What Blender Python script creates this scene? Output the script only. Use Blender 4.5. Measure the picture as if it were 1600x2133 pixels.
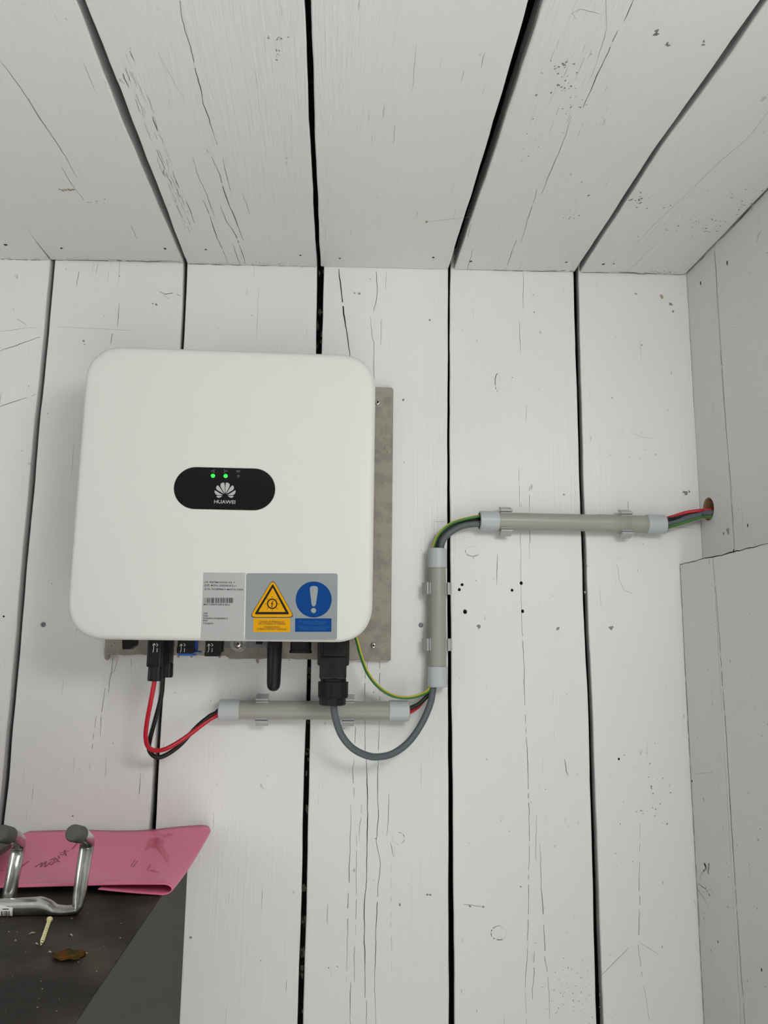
import bpy, bmesh, math, random
from mathutils import Vector, Matrix
random.seed(7)
S = bpy.context.scene
for o in list(bpy.data.objects): bpy.data.objects.remove(o)
C = S.collection
PI = math.pi

# ------------------------------------------------------------------ camera
F, CX, CY = 1615.0, 800.0, 1066.5                 # pinhole for a 1600 x 2133 frame
CAM = Vector((0, -1.10, 1.60))
XA = Vector((0.99777, -0.021951, -0.063034)).normalized()   # camera axes -> world (rows are world x,y,z)
RW = Matrix(((0.99777, -0.0219513, -0.0630337), (-0.0658047, -0.1654258, -0.9840244), (0.0111733, 0.9859779, -0.1665014)))
cd = bpy.data.cameras.new('camera'); cam = bpy.data.objects.new('camera', cd); C.objects.link(cam)
cd.sensor_fit = 'VERTICAL'; cd.sensor_height = 36; cd.lens = F / 2133 * 36
# columns of RW^... : camera x axis etc. in world space
mw = Matrix(((RW[0][0], RW[0][1], RW[0][2]), (RW[1][0], RW[1][1], RW[1][2]), (RW[2][0], RW[2][1], RW[2][2])))
# camera looks along -z: RW maps camera vectors (x right, y up, z back) to world with world forward = +y
cam.matrix_world = Matrix.Translation(CAM) @ mw.to_4x4()
cd.clip_start = 0.02
S.camera = cam

# ------------------------------------------------------------------ sky, daylight, added fill, exposure
w = bpy.data.worlds.new('sky'); S.world = w; w.use_nodes = True
bg = w.node_tree.nodes['Background']; bg.inputs[0].default_value = (0.93, 0.97, 1.0, 1); bg.inputs[1].default_value = 0.12
def area(name, loc, target, sx, sy, power, col=(1, 1, 1)):
    l = bpy.data.lights.new(name, 'AREA'); l.shape = 'RECTANGLE'; l.size = sx; l.size_y = sy; l.energy = power; l.color = col
    o = bpy.data.objects.new(name, l); C.objects.link(o); o.location = loc
    o.rotation_euler = (Vector(target) - Vector(loc)).to_track_quat('-Z', 'Y').to_euler(); return o
area('doorway_daylight', (0.52, -1.2, 2.0), (0.1, 0, 1.2), 0.5, 0.25, 7.0, (1.0, 0.99, 0.965))      # sky over the lintel of the open door, right
area('left_fill_light', (-1.40, -1.1, 1.6), (0.5, -.6, 1.5), 0.7, 0.9, 5.0, (0.985, 0.99, 1.0))        # added fill lamp at the opening of the unseen left wall
sl = bpy.data.lights.new('sun', 'SUN'); sl.energy = 18; sl.angle = .01; sl.color = (1, .985, .96)      # midday sun reaching the floor through the open front
so = bpy.data.objects.new('sun', sl); C.objects.link(so); so.rotation_euler = Vector((-.15, .5, -1)).to_track_quat('-Z', 'Y').to_euler()
S.view_settings.view_transform = 'Standard'; S.view_settings.look = 'None'
S.view_settings.gamma = 1; S.view_settings.use_curve_mapping = False
S.view_settings.exposure = 0.04

# ------------------------------------------------------------------ pixel -> place in the room
def ray(u, v):
    d = Vector((u - CX, -(v - CY), -F))
    return mw @ d
def at(u, v, y=None, x=None, z=None):
    d = ray(u, v)
    if y is not None: t = (y - CAM.y) / d.y
    elif x is not None: t = (x - CAM.x) / d.x
    else: t = (z - CAM.z) / d.z
    return CAM + d * t
CZ0, CZS = 2.1609, 0.0202                          # the ceiling drops a little to the left
def zceil(x): return CZ0 + CZS * x
def atc(u, v):                                     # on the ceiling boards
    d = ray(u, v); t = (CZ0 + CZS * CAM.x - CAM.z) / (d.z - CZS * d.x); return CAM + d * t

# ------------------------------------------------------------------ materials
def lin(r, g, b):
    f = lambda c: (c / 12.92 if c <= .04045 else ((c + .055) / 1.055) ** 2.4)
    return (f(r / 255), f(g / 255), f(b / 255), 1)
MATS = {}
def mat(name, col, rough=.5, metal=0., spec=.5, bump=None, var=None, emit=None, trans=0., alpha=1.):
    if name in MATS: return MATS[name]
    m = bpy.data.materials.new(name); m.use_nodes = True; nt = m.node_tree; b = nt.nodes['Principled BSDF']
    b.inputs['Base Color'].default_value = col; b.inputs['Roughness'].default_value = rough
    b.inputs['Metallic'].default_value = metal; b.inputs['Specular IOR Level'].default_value = spec
    b.inputs['Transmission Weight'].default_value = trans
    m.diffuse_color = col
    if emit:
        b.inputs['Emission Color'].default_value = emit[0]; b.inputs['Emission Strength'].default_value = emit[1]
    tc = nt.nodes.new('ShaderNodeTexCoord')
    if bump:                                       # (scale, strength, distance)
        n = nt.nodes.new('ShaderNodeTexNoise'); n.inputs['Scale'].default_value = bump[0]; n.inputs['Detail'].default_value = 4
        bp = nt.nodes.new('ShaderNodeBump'); bp.inputs['Strength'].default_value = bump[1]; bp.inputs['Distance'].default_value = bump[2]
        nt.links.new(tc.outputs['Object'], n.inputs['Vector']); nt.links.new(n.outputs['Fac'], bp.inputs['Height']); nt.links.new(bp.outputs['Normal'], b.inputs['Normal'])
    if var:                                        # (scale, colour2, lo, hi)
        n = nt.nodes.new('ShaderNodeTexNoise'); n.inputs['Scale'].default_value = var[0]; n.inputs['Detail'].default_value = 6
        r = nt.nodes.new('ShaderNodeValToRGB'); r.color_ramp.elements[0].position = var[2]; r.color_ramp.elements[1].position = var[3]
        r.color_ramp.elements[0].color = col; r.color_ramp.elements[1].color = var[1]
        nt.links.new(tc.outputs['Object'], n.inputs['Vector']); nt.links.new(n.outputs['Fac'], r.inputs['Fac']); nt.links.new(r.outputs['Color'], b.inputs['Base Color'])
    MATS[name] = m; return m

def paint_mat(name, axis, col, bumps=1.0):
    """white paint over sawn softwood; the grain runs along `axis` ('Y' or 'Z')"""
    m = bpy.data.materials.new(name); m.use_nodes = True; nt = m.node_tree; N = nt.nodes.new; L = nt.links.new
    b = nt.nodes['Principled BSDF']; b.inputs['Roughness'].default_value = .42; b.inputs['Specular IOR Level'].default_value = .45
    tc = N('ShaderNodeTexCoord'); oi = N('ShaderNodeObjectInfo')
    sh = N('ShaderNodeVectorMath'); sh.operation = 'SCALE'; sh.inputs[0].default_value = (7.3, 3.1, 5.7); L(oi.outputs['Random'], sh.inputs['Scale'])
    ad = N('ShaderNodeVectorMath'); L(tc.outputs['Object'], ad.inputs[0]); L(sh.outputs[0], ad.inputs[1])
    def mp(sa, sl):
        k = N('ShaderNodeMapping'); s = [sa, sa, sa]; s['XYZ'.index(axis)] = sl
        k.inputs['Scale'].default_value = s; L(ad.outputs[0], k.inputs['Vector']); return k
    def noise(k, sc, det=3, rough=.5, dist=0):
        n = N('ShaderNodeTexNoise'); n.inputs['Scale'].default_value = sc; n.inputs['Detail'].default_value = det
        n.inputs['Roughness'].default_value = rough; n.inputs['Distortion'].default_value = dist; L(k.outputs[0], n.inputs['Vector']); return n
    def math_(op, a, b_):
        n = N('ShaderNodeMath'); n.operation = op
        for i, q in enumerate((a, b_)):
            if isinstance(q, (int, float)): n.inputs[i].default_value = q
            else: L(q, n.inputs[i])
        return n.outputs[0]
    g1 = noise(mp(1, .06 if axis == 'Y' else .035), 210, 3, .6, .4)         # fine grain lines
    g2 = noise(mp(1, .02), 55, 2, .5, .8)           # broad year rings
    msk = noise(mp(1, .25), 5, 2)                   # where the grain shows through the paint
    mr = N('ShaderNodeMapRange'); mr.inputs['From Min'].default_value = .42; mr.inputs['From Max'].default_value = .66; L(msk.outputs['Fac'], mr.inputs['Value'])
    f = noise(mp(1, 1), 420, 2)
    h = math_('ADD', math_('MULTIPLY', g1.outputs['Fac'], math_('ADD', math_('MULTIPLY', mr.outputs[0], 1.0), .12)), math_('MULTIPLY', g2.outputs['Fac'], .35))
    h = math_('ADD', h, math_('MULTIPLY', f.outputs['Fac'], .06))
    bp = N('ShaderNodeBump'); bp.inputs['Strength'].default_value = .55 * bumps; bp.inputs['Distance'].default_value = .0012
    L(h, bp.inputs['Height']); L(bp.outputs['Normal'], b.inputs['Normal'])
    # colour: white, very slightly uneven, with sparse specks and hairline dirt lying in the grain
    sp = noise(mp(1, .55), 95, 2, .5)
    r1 = N('ShaderNodeMapRange'); r1.inputs['From Min'].default_value = .74; r1.inputs['From Max'].default_value = .80; L(sp.outputs['Fac'], r1.inputs['Value'])
    hl = noise(mp(1, .03), 460, 1, .4, .3)
    r2 = N('ShaderNodeMapRange'); r2.inputs['From Min'].default_value = .765; r2.inputs['From Max'].default_value = .82; L(hl.outputs['Fac'], r2.inputs['Value'])
    big = noise(mp(1, .5), 4, 3)
    mx0 = N('ShaderNodeMix'); mx0.data_type = 'RGBA'; mx0.inputs['A'].default_value = col; mx0.inputs['B'].default_value = (col[0] * .93, col[1] * .93, col[2] * .92, 1); L(big.outputs['Fac'], mx0.inputs['Factor'])
    mx = N('ShaderNodeMix'); mx.data_type = 'RGBA'; mx.inputs['B'].default_value = (.22, .215, .20, 1)
    L(mx0.outputs['Result'], mx.inputs['A']); L(math_('MULTIPLY', math_('MAXIMUM', r1.outputs[0], r2.outputs[0]), .55), mx.inputs['Factor'])
    L(mx.outputs['Result'], b.inputs['Base Color'])
    m.diffuse_color = col; return m

WHITE = (.69, .697, .692, 1)
M_WALL = paint_mat('white_paint_upright', 'Z', WHITE, 1.4)
M_CEIL = paint_mat('white_paint_overhead', 'Y', (.68, .69, .69, 1), 2.2)
M_SIDE = paint_mat('white_paint_side', 'Z', (.67, .675, .665, 1), .8)
M_BACK = mat('dark_backing', lin(22, 21, 18), .9, var=(38, lin(120, 118, 108), .62, .70))
M_RAW = mat('raw_dark_timber', lin(46, 42, 36), .9, spec=.1)
M_CRACK_SHADOW = mat('crack_or_shadow_dark', lin(44, 42, 38), .9, spec=.1)
M_FAINT = mat('crack_faint', lin(150, 148, 140), .9, spec=.1)
M_HOLE = mat('hole_dark', lin(22, 20, 17), .9, spec=.1)
M_DIRT = mat('dirt_grey', lin(132, 131, 125), .9, spec=.1)
M_STAIN = mat('stain_brown', lin(158, 150, 122), .8, spec=.2)
M_COVER = mat('white_powder_coat', (.595, .607, .577, 1), .48, bump=(900, .05, .0004))
M_GREYMETAL = mat('grey_metal', lin(120, 124, 128), .45, .5)
M_BLACK = mat('black_plastic', lin(15, 15, 16), .45, spec=.3, bump=(700, .08, .0004))
M_BLACK2 = mat('black_plastic_matt', lin(9, 9, 9), .6, spec=.3)
M_GLOSS = mat('black_gloss', lin(19, 19, 20), .12, spec=.22)
M_GREYCAB = mat('grey_cable_sheath', lin(84, 91, 95), .5, spec=.35)
M_REDW = mat('red_wire', lin(178, 14, 34), .4)
M_BLKW = mat('black_wire', lin(17, 17, 16), .42, spec=.35)
M_GREEN = mat('wire_green', lin(48, 104, 40), .4)
M_YEL = mat('wire_yellow', lin(196, 178, 36), .4)
M_PIPE = mat('grey_conduit', lin(148, 148, 140), .36, spec=.4)
M_CAPP = mat('pale_grey_cap', lin(172, 177, 179), .4, spec=.4)
M_CLIP = mat('clip_grey', lin(168, 171, 170), .45)
M_BOARD = mat('cement_board', lin(149, 143, 133), .85, spec=.2, bump=(260, .35, .001), var=(70, lin(134, 129, 120), .45, .62))
M_STEEL = mat('zinc_screw', lin(190, 188, 180), .3, .9)
M_SILVER = mat('silver_label', lin(206, 207, 207), .34, .8)
M_STICK = mat('grey_sticker', lin(134, 140, 142), .55, spec=.25)
M_INK = mat('black_ink', lin(24, 23, 22), .6, spec=.2)
M_YSIGN = mat('sign_yellow', lin(208, 150, 4), .6, spec=.12)
M_BSIGN = mat('sign_blue', lin(2, 60, 124), .6, spec=.12)
M_SIGNP = mat('sign_pale', lin(138, 145, 147), .55, spec=.25)
M_BINK = mat('blue_box_print', lin(34, 88, 146), .6, spec=.12)
M_YINK = mat('yellow_box_print', lin(98, 66, 10), .5)
M_LOGO = mat('logo_grey', lin(168, 168, 168), .5)
M_BLUE = mat('blue_plug', lin(24, 78, 170), .4)
M_CLEAR = mat('clear_washer', (.9, .91, .9, 1), .15, trans=.75)
M_PRINTW = mat('white_print', lin(205, 205, 200), .5)
M_PINK = mat('pink_plastic', lin(210, 110, 142), .36, spec=.5, bump=(14, .22, .005))
M_PINKD = mat('pink_ink', lin(140, 60, 90), .5)
M_PINKT = mat('pink_tape', lin(190, 84, 112), .25)
M_TOP = mat('dark_worktop', lin(36, 33, 30), .55, spec=.18, bump=(18, .4, .004), var=(12, lin(76, 69, 59), .42, .72))
M_GSIDE = mat('grey_cabinet_side', lin(62, 62, 59), .6, spec=.2)
M_EDGE = mat('worktop_edging', lin(72, 68, 64), .5)
M_GALV = mat('galvanised_tube', lin(206, 206, 202), .24, .95, bump=(60, .12, .001), var=(40, lin(140, 138, 132), .4, .7))
M_RUBBER = mat('grey_rubber', lin(88, 87, 82), .75, spec=.25)
M_PAPER = mat('paper_label', lin(226, 224, 214), .7)
M_BRASS = mat('brass_screw', lin(240, 232, 178), .34, .5)
M_LEAF = mat('dried_leaf', lin(98, 56, 16), .85, spec=.15, var=(150, lin(52, 52, 18), .42, .6))
M_DUST = mat('pale_shaving', lin(176, 168, 146), .8)
M_DARKSTEEL = mat('dark_steel', lin(70, 70, 68), .5, .3)
M_BARE = mat('bare_wood_bore', lin(150, 120, 78), .9)
M_FLOOR = mat('floor_boards', lin(184, 184, 181), .7)

# ------------------------------------------------------------------ object helpers
def root_loc(p):
    v = Vector((0, 0, 0))
    while p: v += p.location; p = p.parent
    return v
def link(name, me, m, parent=None, loc=None, smooth=False, kind=None, label=None):
    base = root_loc(parent) if parent else Vector(loc or (0, 0, 0))
    me.transform(Matrix.Translation(-base))
    me.name = name
    if not isinstance(m, (list, tuple)): m = [m]
    for q in m: me.materials.append(q)
    if smooth: me.polygons.foreach_set('use_smooth', [True] * len(me.polygons))
    o = bpy.data.objects.new(name, me); C.objects.link(o)
    if parent: o.parent = parent
    elif loc: o.location = loc
    if kind: o['kind'] = kind
    if label: o['label'] = label
    return o
def ob(name, bm, m, parent=None, loc=None, smooth=False, kind=None, label=None):
    bmesh.ops.recalc_face_normals(bm, faces=bm.faces)
    me = bpy.data.meshes.new(name); bm.to_mesh(me); bm.free()
    return link(name, me, m, parent, loc, smooth, kind, label)
def sharp(o, ang=40):
    me = o.data; me.polygons.foreach_set('use_smooth', [True] * len(me.polygons)); me.set_sharp_from_angle(angle=math.radians(ang)); return o
def thing(name, label, cat, loc, group=None):
    o = bpy.data.objects.new(name, None); o.empty_display_size = .03; C.objects.link(o); o.location = loc
    return tag(o, label, cat, group)
def tag(o, label, cat, group=None):
    o['label'] = label; o['category'] = cat
    if group: o['group'] = group
    return o
def NB(): return bmesh.new()
def box(bm, a, b, bev=0):
    r = bmesh.ops.create_cube(bm, size=1); vs = r['verts']
    for v in vs: v.co = Vector([a[i] + (v.co[i] + .5) * (b[i] - a[i]) for i in range(3)])
    if bev:
        es = list({e for v in vs for e in v.link_edges}); bmesh.ops.bevel(bm, geom=es, offset=bev, segments=2, affect='EDGES', profile=.5)
def catmull(P, n=8):
    P = [Vector(p) for p in P]; Q = [2 * P[0] - P[1]] + P + [2 * P[-1] - P[-2]]; out = []
    for i in range(1, len(Q) - 2):
        a, b, c, d = Q[i - 1:i + 3]
        for k in range(n):
            t = k / n; out.append(.5 * (2 * b + (c - a) * t + (2 * a - 5 * b + 4 * c - d) * t * t + (3 * b - 3 * c + d - a) * t ** 3))
    out.append(P[-1]); return out
def tube(bm, path, r, n=12, cap=True, prof=None, twist=0, mats=None):
    """sweep; r a number or list; prof(i, ang) -> (sx, sy) scaling; mats(k) -> material index of segment k"""
    m = len(path); rr = r if isinstance(r, (list, tuple)) else [r] * m
    up = None; rings = []
    for i in range(m):
        d = (path[min(i + 1, m - 1)] - path[max(i - 1, 0)]).normalized()
        if up is None:
            up = Vector((0, 0, 1)) if abs(d.z) < .9 else Vector((0, 1, 0))
        up = (up - d * up.dot(d)).normalized(); s = d.cross(up)
        ring = []
        for k in range(n):
            a = 2 * PI * k / n + twist * i
            sx, sy = prof(i, a) if prof else (1, 1)
            ring.append(bm.verts.new(path[i] + (s * math.cos(a) * sx + up * math.sin(a) * sy) * rr[i]))
        rings.append(ring)
    for i in range(m - 1):
        for k in range(n):
            f = bm.faces.new((rings[i][k], rings[i][(k + 1) % n], rings[i + 1][(k + 1) % n], rings[i + 1][k])); f.smooth = True
            if mats: f.material_index = mats(k)
    if cap:
        bm.faces.new(rings[0]); bm.faces.new(rings[-1][::-1])
def lathe(bm, prof, origin, axis='Z', n=24, hollow=False, squash=(1, 1), rib=None):
    """prof: list of (r, h) along axis; closed profile when hollow"""
    o = Vector(origin); rings = []
    for r, h in prof:
        ring = []
        for k in range(n):
            a = 2 * PI * k / n; rk = r * (rib(k, r) if rib else 1)
            c, s = math.cos(a) * rk * squash[0], math.sin(a) * rk * squash[1]
            p = {'Z': (c, s, h), 'Y': (c, h, s), 'X': (h, c, s)}[axis]; ring.append(bm.verts.new(o + Vector(p)))
        rings.append(ring)
    m = len(rings)
    for i in range(m if hollow else m - 1):
        A, B = rings[i], rings[(i + 1) % m]
        for k in range(n): bm.faces.new((A[k], A[(k + 1) % n], B[(k + 1) % n], B[k]))
    if not hollow:
        bm.faces.new(rings[0]); bm.faces.new(rings[-1][::-1])
def poly(bm, pts, depth=0, dirv=(0, 1, 0)):
    vs = [bm.verts.new(p) for p in pts]; f = bm.faces.new(vs)
    if depth:
        r = bmesh.ops.extrude_face_region(bm, geom=[f])
        bmesh.ops.translate(bm, vec=Vector(dirv) * depth, verts=[v for v in r['geom'] if isinstance(v, bmesh.types.BMVert)])
def fill(bm, loops):
    """flat face with holes from closed loops of points"""
    es = []
    for L in loops:
        vs = [bm.verts.new(p) for p in L]
        es += [bm.edges.new((vs[i], vs[(i + 1) % len(vs)])) for i in range(len(vs))]
    bmesh.ops.triangle_fill(bm, use_beauty=True, use_dissolve=False, edges=es)
def text_mesh(s, size, extrude=0, spacing=1.0, align='LEFT', bold=0):
    cu = bpy.data.curves.new('lettering', 'FONT'); cu.body = s; cu.size = size; cu.extrude = extrude; cu.space_character = spacing; cu.align_x = align; cu.offset = bold
    cu.resolution_u = 2
    o = bpy.data.objects.new('lettering', cu); C.objects.link(o)
    dg = bpy.context.evaluated_depsgraph_get(); me = bpy.data.meshes.new_from_object(o.evaluated_get(dg))
    bpy.data.objects.remove(o); bpy.data.curves.remove(cu); return me
def add_text(bm, s, p, height, width=None, align='LEFT', bold=0):
    """letters standing in a plane of constant y, facing -y; p is the lower left (or centre) corner"""
    me = text_mesh(s, 1, 0, 1, 'LEFT', bold)
    xs = [v.co.x for v in me.vertices]; x0, x1 = min(xs), max(xs)
    sc = height / .70; sx = sc if width is None else width / (x1 - x0)
    off = {'LEFT': 0, 'CENTER': -.5 * (x1 - x0) * sx}[align]
    me.transform(Matrix.Translation(Vector(p) + Vector((off, 0, 0))) @ Matrix(((sx, 0, 0, -x0 * sx), (0, 0, -1, 0), (0, sc, 0, 0), (0, 0, 0, 1))))
    bm.from_mesh(me); bpy.data.meshes.remove(me)

# ------------------------------------------------------------------ boards of the shell
def interp(tab, v):
    if v <= tab[0][0]: a, b = tab[0], tab[1]
    elif v >= tab[-1][0]: a, b = tab[-2], tab[-1]
    else:
        for i in range(len(tab) - 1):
            if tab[i][0] <= v <= tab[i + 1][0]: a, b = tab[i], tab[i + 1]; break
    t = (v - a[0]) / (b[0] - a[0]); return [a[k] + (b[k] - a[k]) * t for k in range(1, len(a))]
def clampi(tab, v): return interp(tab, min(max(v, tab[0][0]), tab[-1][0]))
def board(name, m, parent, left, right, T, lo, hi, thick, place, rows=60, wob=.0005, bev=.0016, deep=(.010, .010)):
    """a sawn board: left(s), right(s) give the cross coordinate at length s; place(c, s, d) -> world, d = depth behind the face"""
    bm = NB(); R = []; dl, dr = deep
    ph = [random.uniform(0, 9) for _ in range(4)]
    for i in range(rows + 1):
        s = lo + (hi - lo) * i / rows
        j1 = wob * (math.sin(s * 31 + ph[0]) + .6 * math.sin(s * 83 + ph[1])) + random.gauss(0, wob * .25)
        j2 = wob * (math.sin(s * 29 + ph[2]) + .6 * math.sin(s * 71 + ph[3])) + random.gauss(0, wob * .25)
        a, b = left(s) + j1, right(s) + j2
        R.append([bm.verts.new(place(c, s, d + T)) for c, d in ((a, thick), (a, dl), (a, bev), (a + bev * .35, bev * .3), (a + bev, 0), (b - bev, 0), (b - bev * .35, bev * .3), (b, bev), (b, dr), (b, thick))])
    for i in range(rows):
        for k in range(10):
            f = bm.faces.new((R[i][k], R[i][(k + 1) % 10], R[i + 1][(k + 1) % 10], R[i + 1][k])); f.material_index = 1 if k in (0, 8, 9) else 0
    bm.faces.new(R[0]); bm.faces.new(R[-1][::-1])
    return ob(name, bm, [m, M_RAW], parent)
def ribbon(bm, pts, wid, place, gaps=.12, jit=.00035, step=.006):
    """a split in the paint, or a drawn shadow line: narrow, tapering, wandering strip lying on the board"""
    P = [Vector(p) for p in pts]; Q = []
    for a, b in zip(P[:-1], P[1:]):
        n = max(1, int((b - a).length / step)); Q += [a.lerp(b, k / n) for k in range(n)]
    Q.append(P[-1])
    n = len(Q); prev = None; ph = random.uniform(0, 50); off = 0
    for i, p in enumerate(Q):
        d = Q[min(i + 1, n - 1)] - Q[max(i - 1, 0)]
        if d.length < 1e-9: continue
        d.normalize(); s = Vector((-d.y, d.x))
        t = i / max(1, n - 1); wt = wid * (.35 + .65 * math.sin(PI * min(max(t, .04), .96)) ** .5) * (.65 + .5 * abs(math.sin(i * .37 + ph) * math.sin(i * .11 + ph)))
        off = off * .8 + random.gauss(0, jit)
        c = p + s * (off if 0 < i < n - 1 else 0)
        cur = (bm.verts.new(place(c + s * wt / 2)), bm.verts.new(place(c - s * wt / 2)))
        if prev and not (random.random() < gaps): bm.faces.new((prev[0], prev[1], cur[1], cur[0]))
        prev = cur
def blob(bm, c, rx, ry, place, n=9, rough=.35, rot=0):
    vs = []
    for k in range(n):
        a = 2 * PI * k / n; q = 1 + random.uniform(-rough, rough)
        x, y = math.cos(a) * rx * q, math.sin(a) * ry * q
        vs.append(bm.verts.new(place(Vector((c[0] + x * math.cos(rot) - y * math.sin(rot), c[1] + x * math.sin(rot) + y * math.cos(rot))))))
    bm.faces.new(vs)

# ---- back wall (y = 0): pixel tables of each gap, (v, left edge, right edge)
G = [
 [(545, 105, 114), (640, 96, 105.5), (815, 79, 89), (900, 70, 80), (1000, 61, 72), (1150, 47, 58), (1300, 35, 45), (1407, 25.5, 36.5), (1516, 15, 26), (1640, 3, 16), (1715, -6, 6.5)],
 [(545, 382, 390), (640, 379, 387), (725, 375, 382), (1430, 331, 340.5), (1600, 319, 330), (1725, 311, 323.5), (2133, 287, 299)],
 [(560, 660.5, 675), (735, 658.5, 670), (1379, 640.5, 648.5), (1510, 636.5, 645.5), (1615, 633, 644), (1864, 628, 638.5), (2133, 619.5, 631)],
 [(565, 934, 938.5), (720, 933, 937), (1020, 932, 937), (1226, 932, 939), (1460, 933.5, 940.5), (1500, 934, 942), (2133, 935, 947)],
 [(570, 1195, 1205), (1000, 1208, 1216), (1260, 1216, 1225), (1500, 1227, 1235.5), (2133, 1243, 1257)]]
GW = []
for g in G:
    t = []
    for v, a, b in g:
        p, q = at(a, v, y=0), at(b, v, y=0); t.append((-(p.z + q.z) / 2, p.x, q.x))
    t.sort(); GW.append(t)
XR = 0.540                                        # right wall
wall_back = ob('wall_back', (lambda b: (box(b, (-1.5, .036, 0), (.60, .06, 2.25)), b)[1])(NB()), M_BACK, loc=(0, .04, 0), kind='structure')
BP = [-.0005, .0005, .0, -.0006, .0004, -.0003]   # how proud each visible board stands
def wall_place(c, s, d): return Vector((c, d, s))
backs = []
edges = [(lambda s: -.6255)] + [None] * 5
def LE(i): return lambda s: clampi(GW[i], -s)[1]   # right edge of gap i = left edge of the next board
def RE(i): return lambda s: clampi(GW[i], -s)[0]
specs = [(lambda s: -.617, RE(0)), (LE(0), RE(1)), (LE(1), RE(2)), (LE(2), RE(3)), (LE(3), RE(4)), (LE(4), lambda s: XR + .0008)]
for i, (l, r) in enumerate(specs):
    backs.append(board('plank', M_WALL, wall_back, l, r, BP[i], .02, 2.20, .030, wall_place, rows=150, wob=.00022, deep=((.01, .006, .01, .005, .0025, .014)[i], (.029, .029, .006, .0025, .005, .01)[i])))
for k in range(4):                                # boards further left, outside the photograph
    x1 = -.624 - .198 * k; board('plank', M_WALL, wall_back, lambda s: x1 - .190, lambda s: x1, random.uniform(-.0005, .0005), .02, 2.20, .030, wall_place, rows=6)

# ---- ceiling
GC = [
 [(0, -3, 3)], [], [], [], []]
GCp = [
 [((0, 401), (0, 412)), ((100, 540), (106, 543))],
 [((157, 0), (177, 0)), ((263, 275), (285, 275)), ((379, 541), (389, 546))],
 [((634, 0), (648, 0)), ((645, 275), (656, 275)), ((660, 556), (668, 557))],
 [((1102, 0), (1133, 0)), ((1015, 300), (1036, 300)), ((934, 560), (946, 562))],
 [((1586, 0), (1601, 0)), ((1500, 122), (1516, 122)), ((1372, 300), (1383, 300)), ((1199, 565), (1209, 566))]]
GCW = []
for g in GCp:
    t = []
    for a, b in g:
        p, q = atc(*a), atc(*b); t.append(((p.y + q.y) / 2, p.x, q.x))
    t.sort(); GCW.append(t)
ceiling = ob('ceiling', (lambda b: (box(b, (-1.5, -1.95, 2.225), (.62, .05, 2.25)), b)[1])(NB()), M_BACK, loc=(0, 0, 2.225), kind='structure')
def ceil_place(c, s, d): return Vector((c, s, zceil(c) + d))
def CL(i): return lambda s: clampi(GCW[i], s)[1]
def CR(i): return lambda s: clampi(GCW[i], s)[0]
cspecs = [(lambda s: -.62, CR(0)), (CL(0), CR(1)), (CL(1), CR(2)), (CL(2), CR(3)), (CL(3), CR(4)), (CL(4), lambda s: XR - .003)]
CPR = [.0, .0008, -.0006, .0, .0006, 0]
ceils = []
for i, (l, r) in enumerate(cspecs):
    ceils.append(board('plank', M_CEIL, ceiling, l, r, CPR[i], -1.93, -.0018, .028, ceil_place, rows=170, wob=.0003, deep=((.01, .012, .006, .004, .027, .018)[i], (.027, .027, .004, .004, .005, .01)[i])))
for k in range(4):
    x1 = -.627 - .198 * k; board('plank', M_CEIL, ceiling, lambda s: x1 - .19, lambda s: x1, 0, -1.93, -.002, .028, ceil_place, rows=6)

# ---- right wall with the bored hole, and the boarded box below it
HC = at(1475.5, 1060.5, x=XR)                        # centre of the hole
HR = .0170
wall_right = ob('wall_right', (lambda b: (box(b, (XR + .034, -1.0, 0), (XR + .05, .03, 2.25)), b)[1])(NB()), M_BACK, loc=(XR + .04, 0, 0), kind='structure')
jl = [at(1486, 514, x=XR).y, at(1500, 700, x=XR).y, at(1522, 1000, x=XR).y, at(1531, 1144, x=XR).y]
y1 = sum(jl) / 4
def side_board(y0, y1, z0, z1, hole=None):
    bm = NB()
    ring = [(XR, y0, z0), (XR, y0, z1), (XR, y1, z1), (XR, y1, z0)]
    loops = [ring]
    if hole: loops.append([(XR, hole[0] + math.cos(a) * HR, hole[1] + math.sin(a) * HR) for a in [2 * PI * k / 28 for k in range(28)]])
    fill(bm, loops)
    fs = list(bm.faces); r = bmesh.ops.extrude_face_region(bm, geom=fs)
    bmesh.ops.translate(bm, vec=(.03, 0, 0), verts=[v for v in r['geom'] if isinstance(v, bmesh.types.BMVert)])
    return ob('plank', bm, M_SIDE, wall_right)
side0 = side_board(-.0002, y1 + .0005, .02, 2.20, (HC.y, HC.z))
yb = y1
sides = [side0]
for k in range(5):
    sides.append(side_board(yb - .0005, yb - .150 + .0005, .02, 2.20)); yb -= .150
bm = NB(); lathe(bm, [(HR, 0), (HR * .98, .032), (HR * .9, .032), (HR * .9, .001)], (XR + .0005, HC.y, HC.z), 'X', 28, hollow=True)
ob('bore', bm, M_BARE, wall_right, smooth=True, label='bare wood lining of the round cable hole')
XL = .504                                          # face of the lower box
trim = ob('trim_1', (lambda b: (box(b, (XL + .024, -1.0, .03), (XR - .002, -.012, at(1415, 1174, y=-.002).z - .006)), b)[1])(NB()), M_SIDE, loc=(.52, -.5, 0), kind='structure')
ztop = at(1415, 1174, y=-.001).z
ja = at(1484, 1160, x=XL).y; jb = at(1552, 2133, x=XL).y; jm = (ja + jb) / 2
def low_place(c, s, d): return Vector((XL + d, -c, s))
lows = []
cuts = [.0016, -ja + .0004, -ja + .150, -ja + .30, -ja + .45, -ja + .60, -ja + .75]
for a, b in zip(cuts[:-1], cuts[1:]):
    lows.append(board('plank', M_SIDE, trim, lambda s: a + .0004, lambda s: b - .0004, 0, .02, ztop, .022, low_place, rows=40, wob=.00025, bev=.0008))
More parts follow.
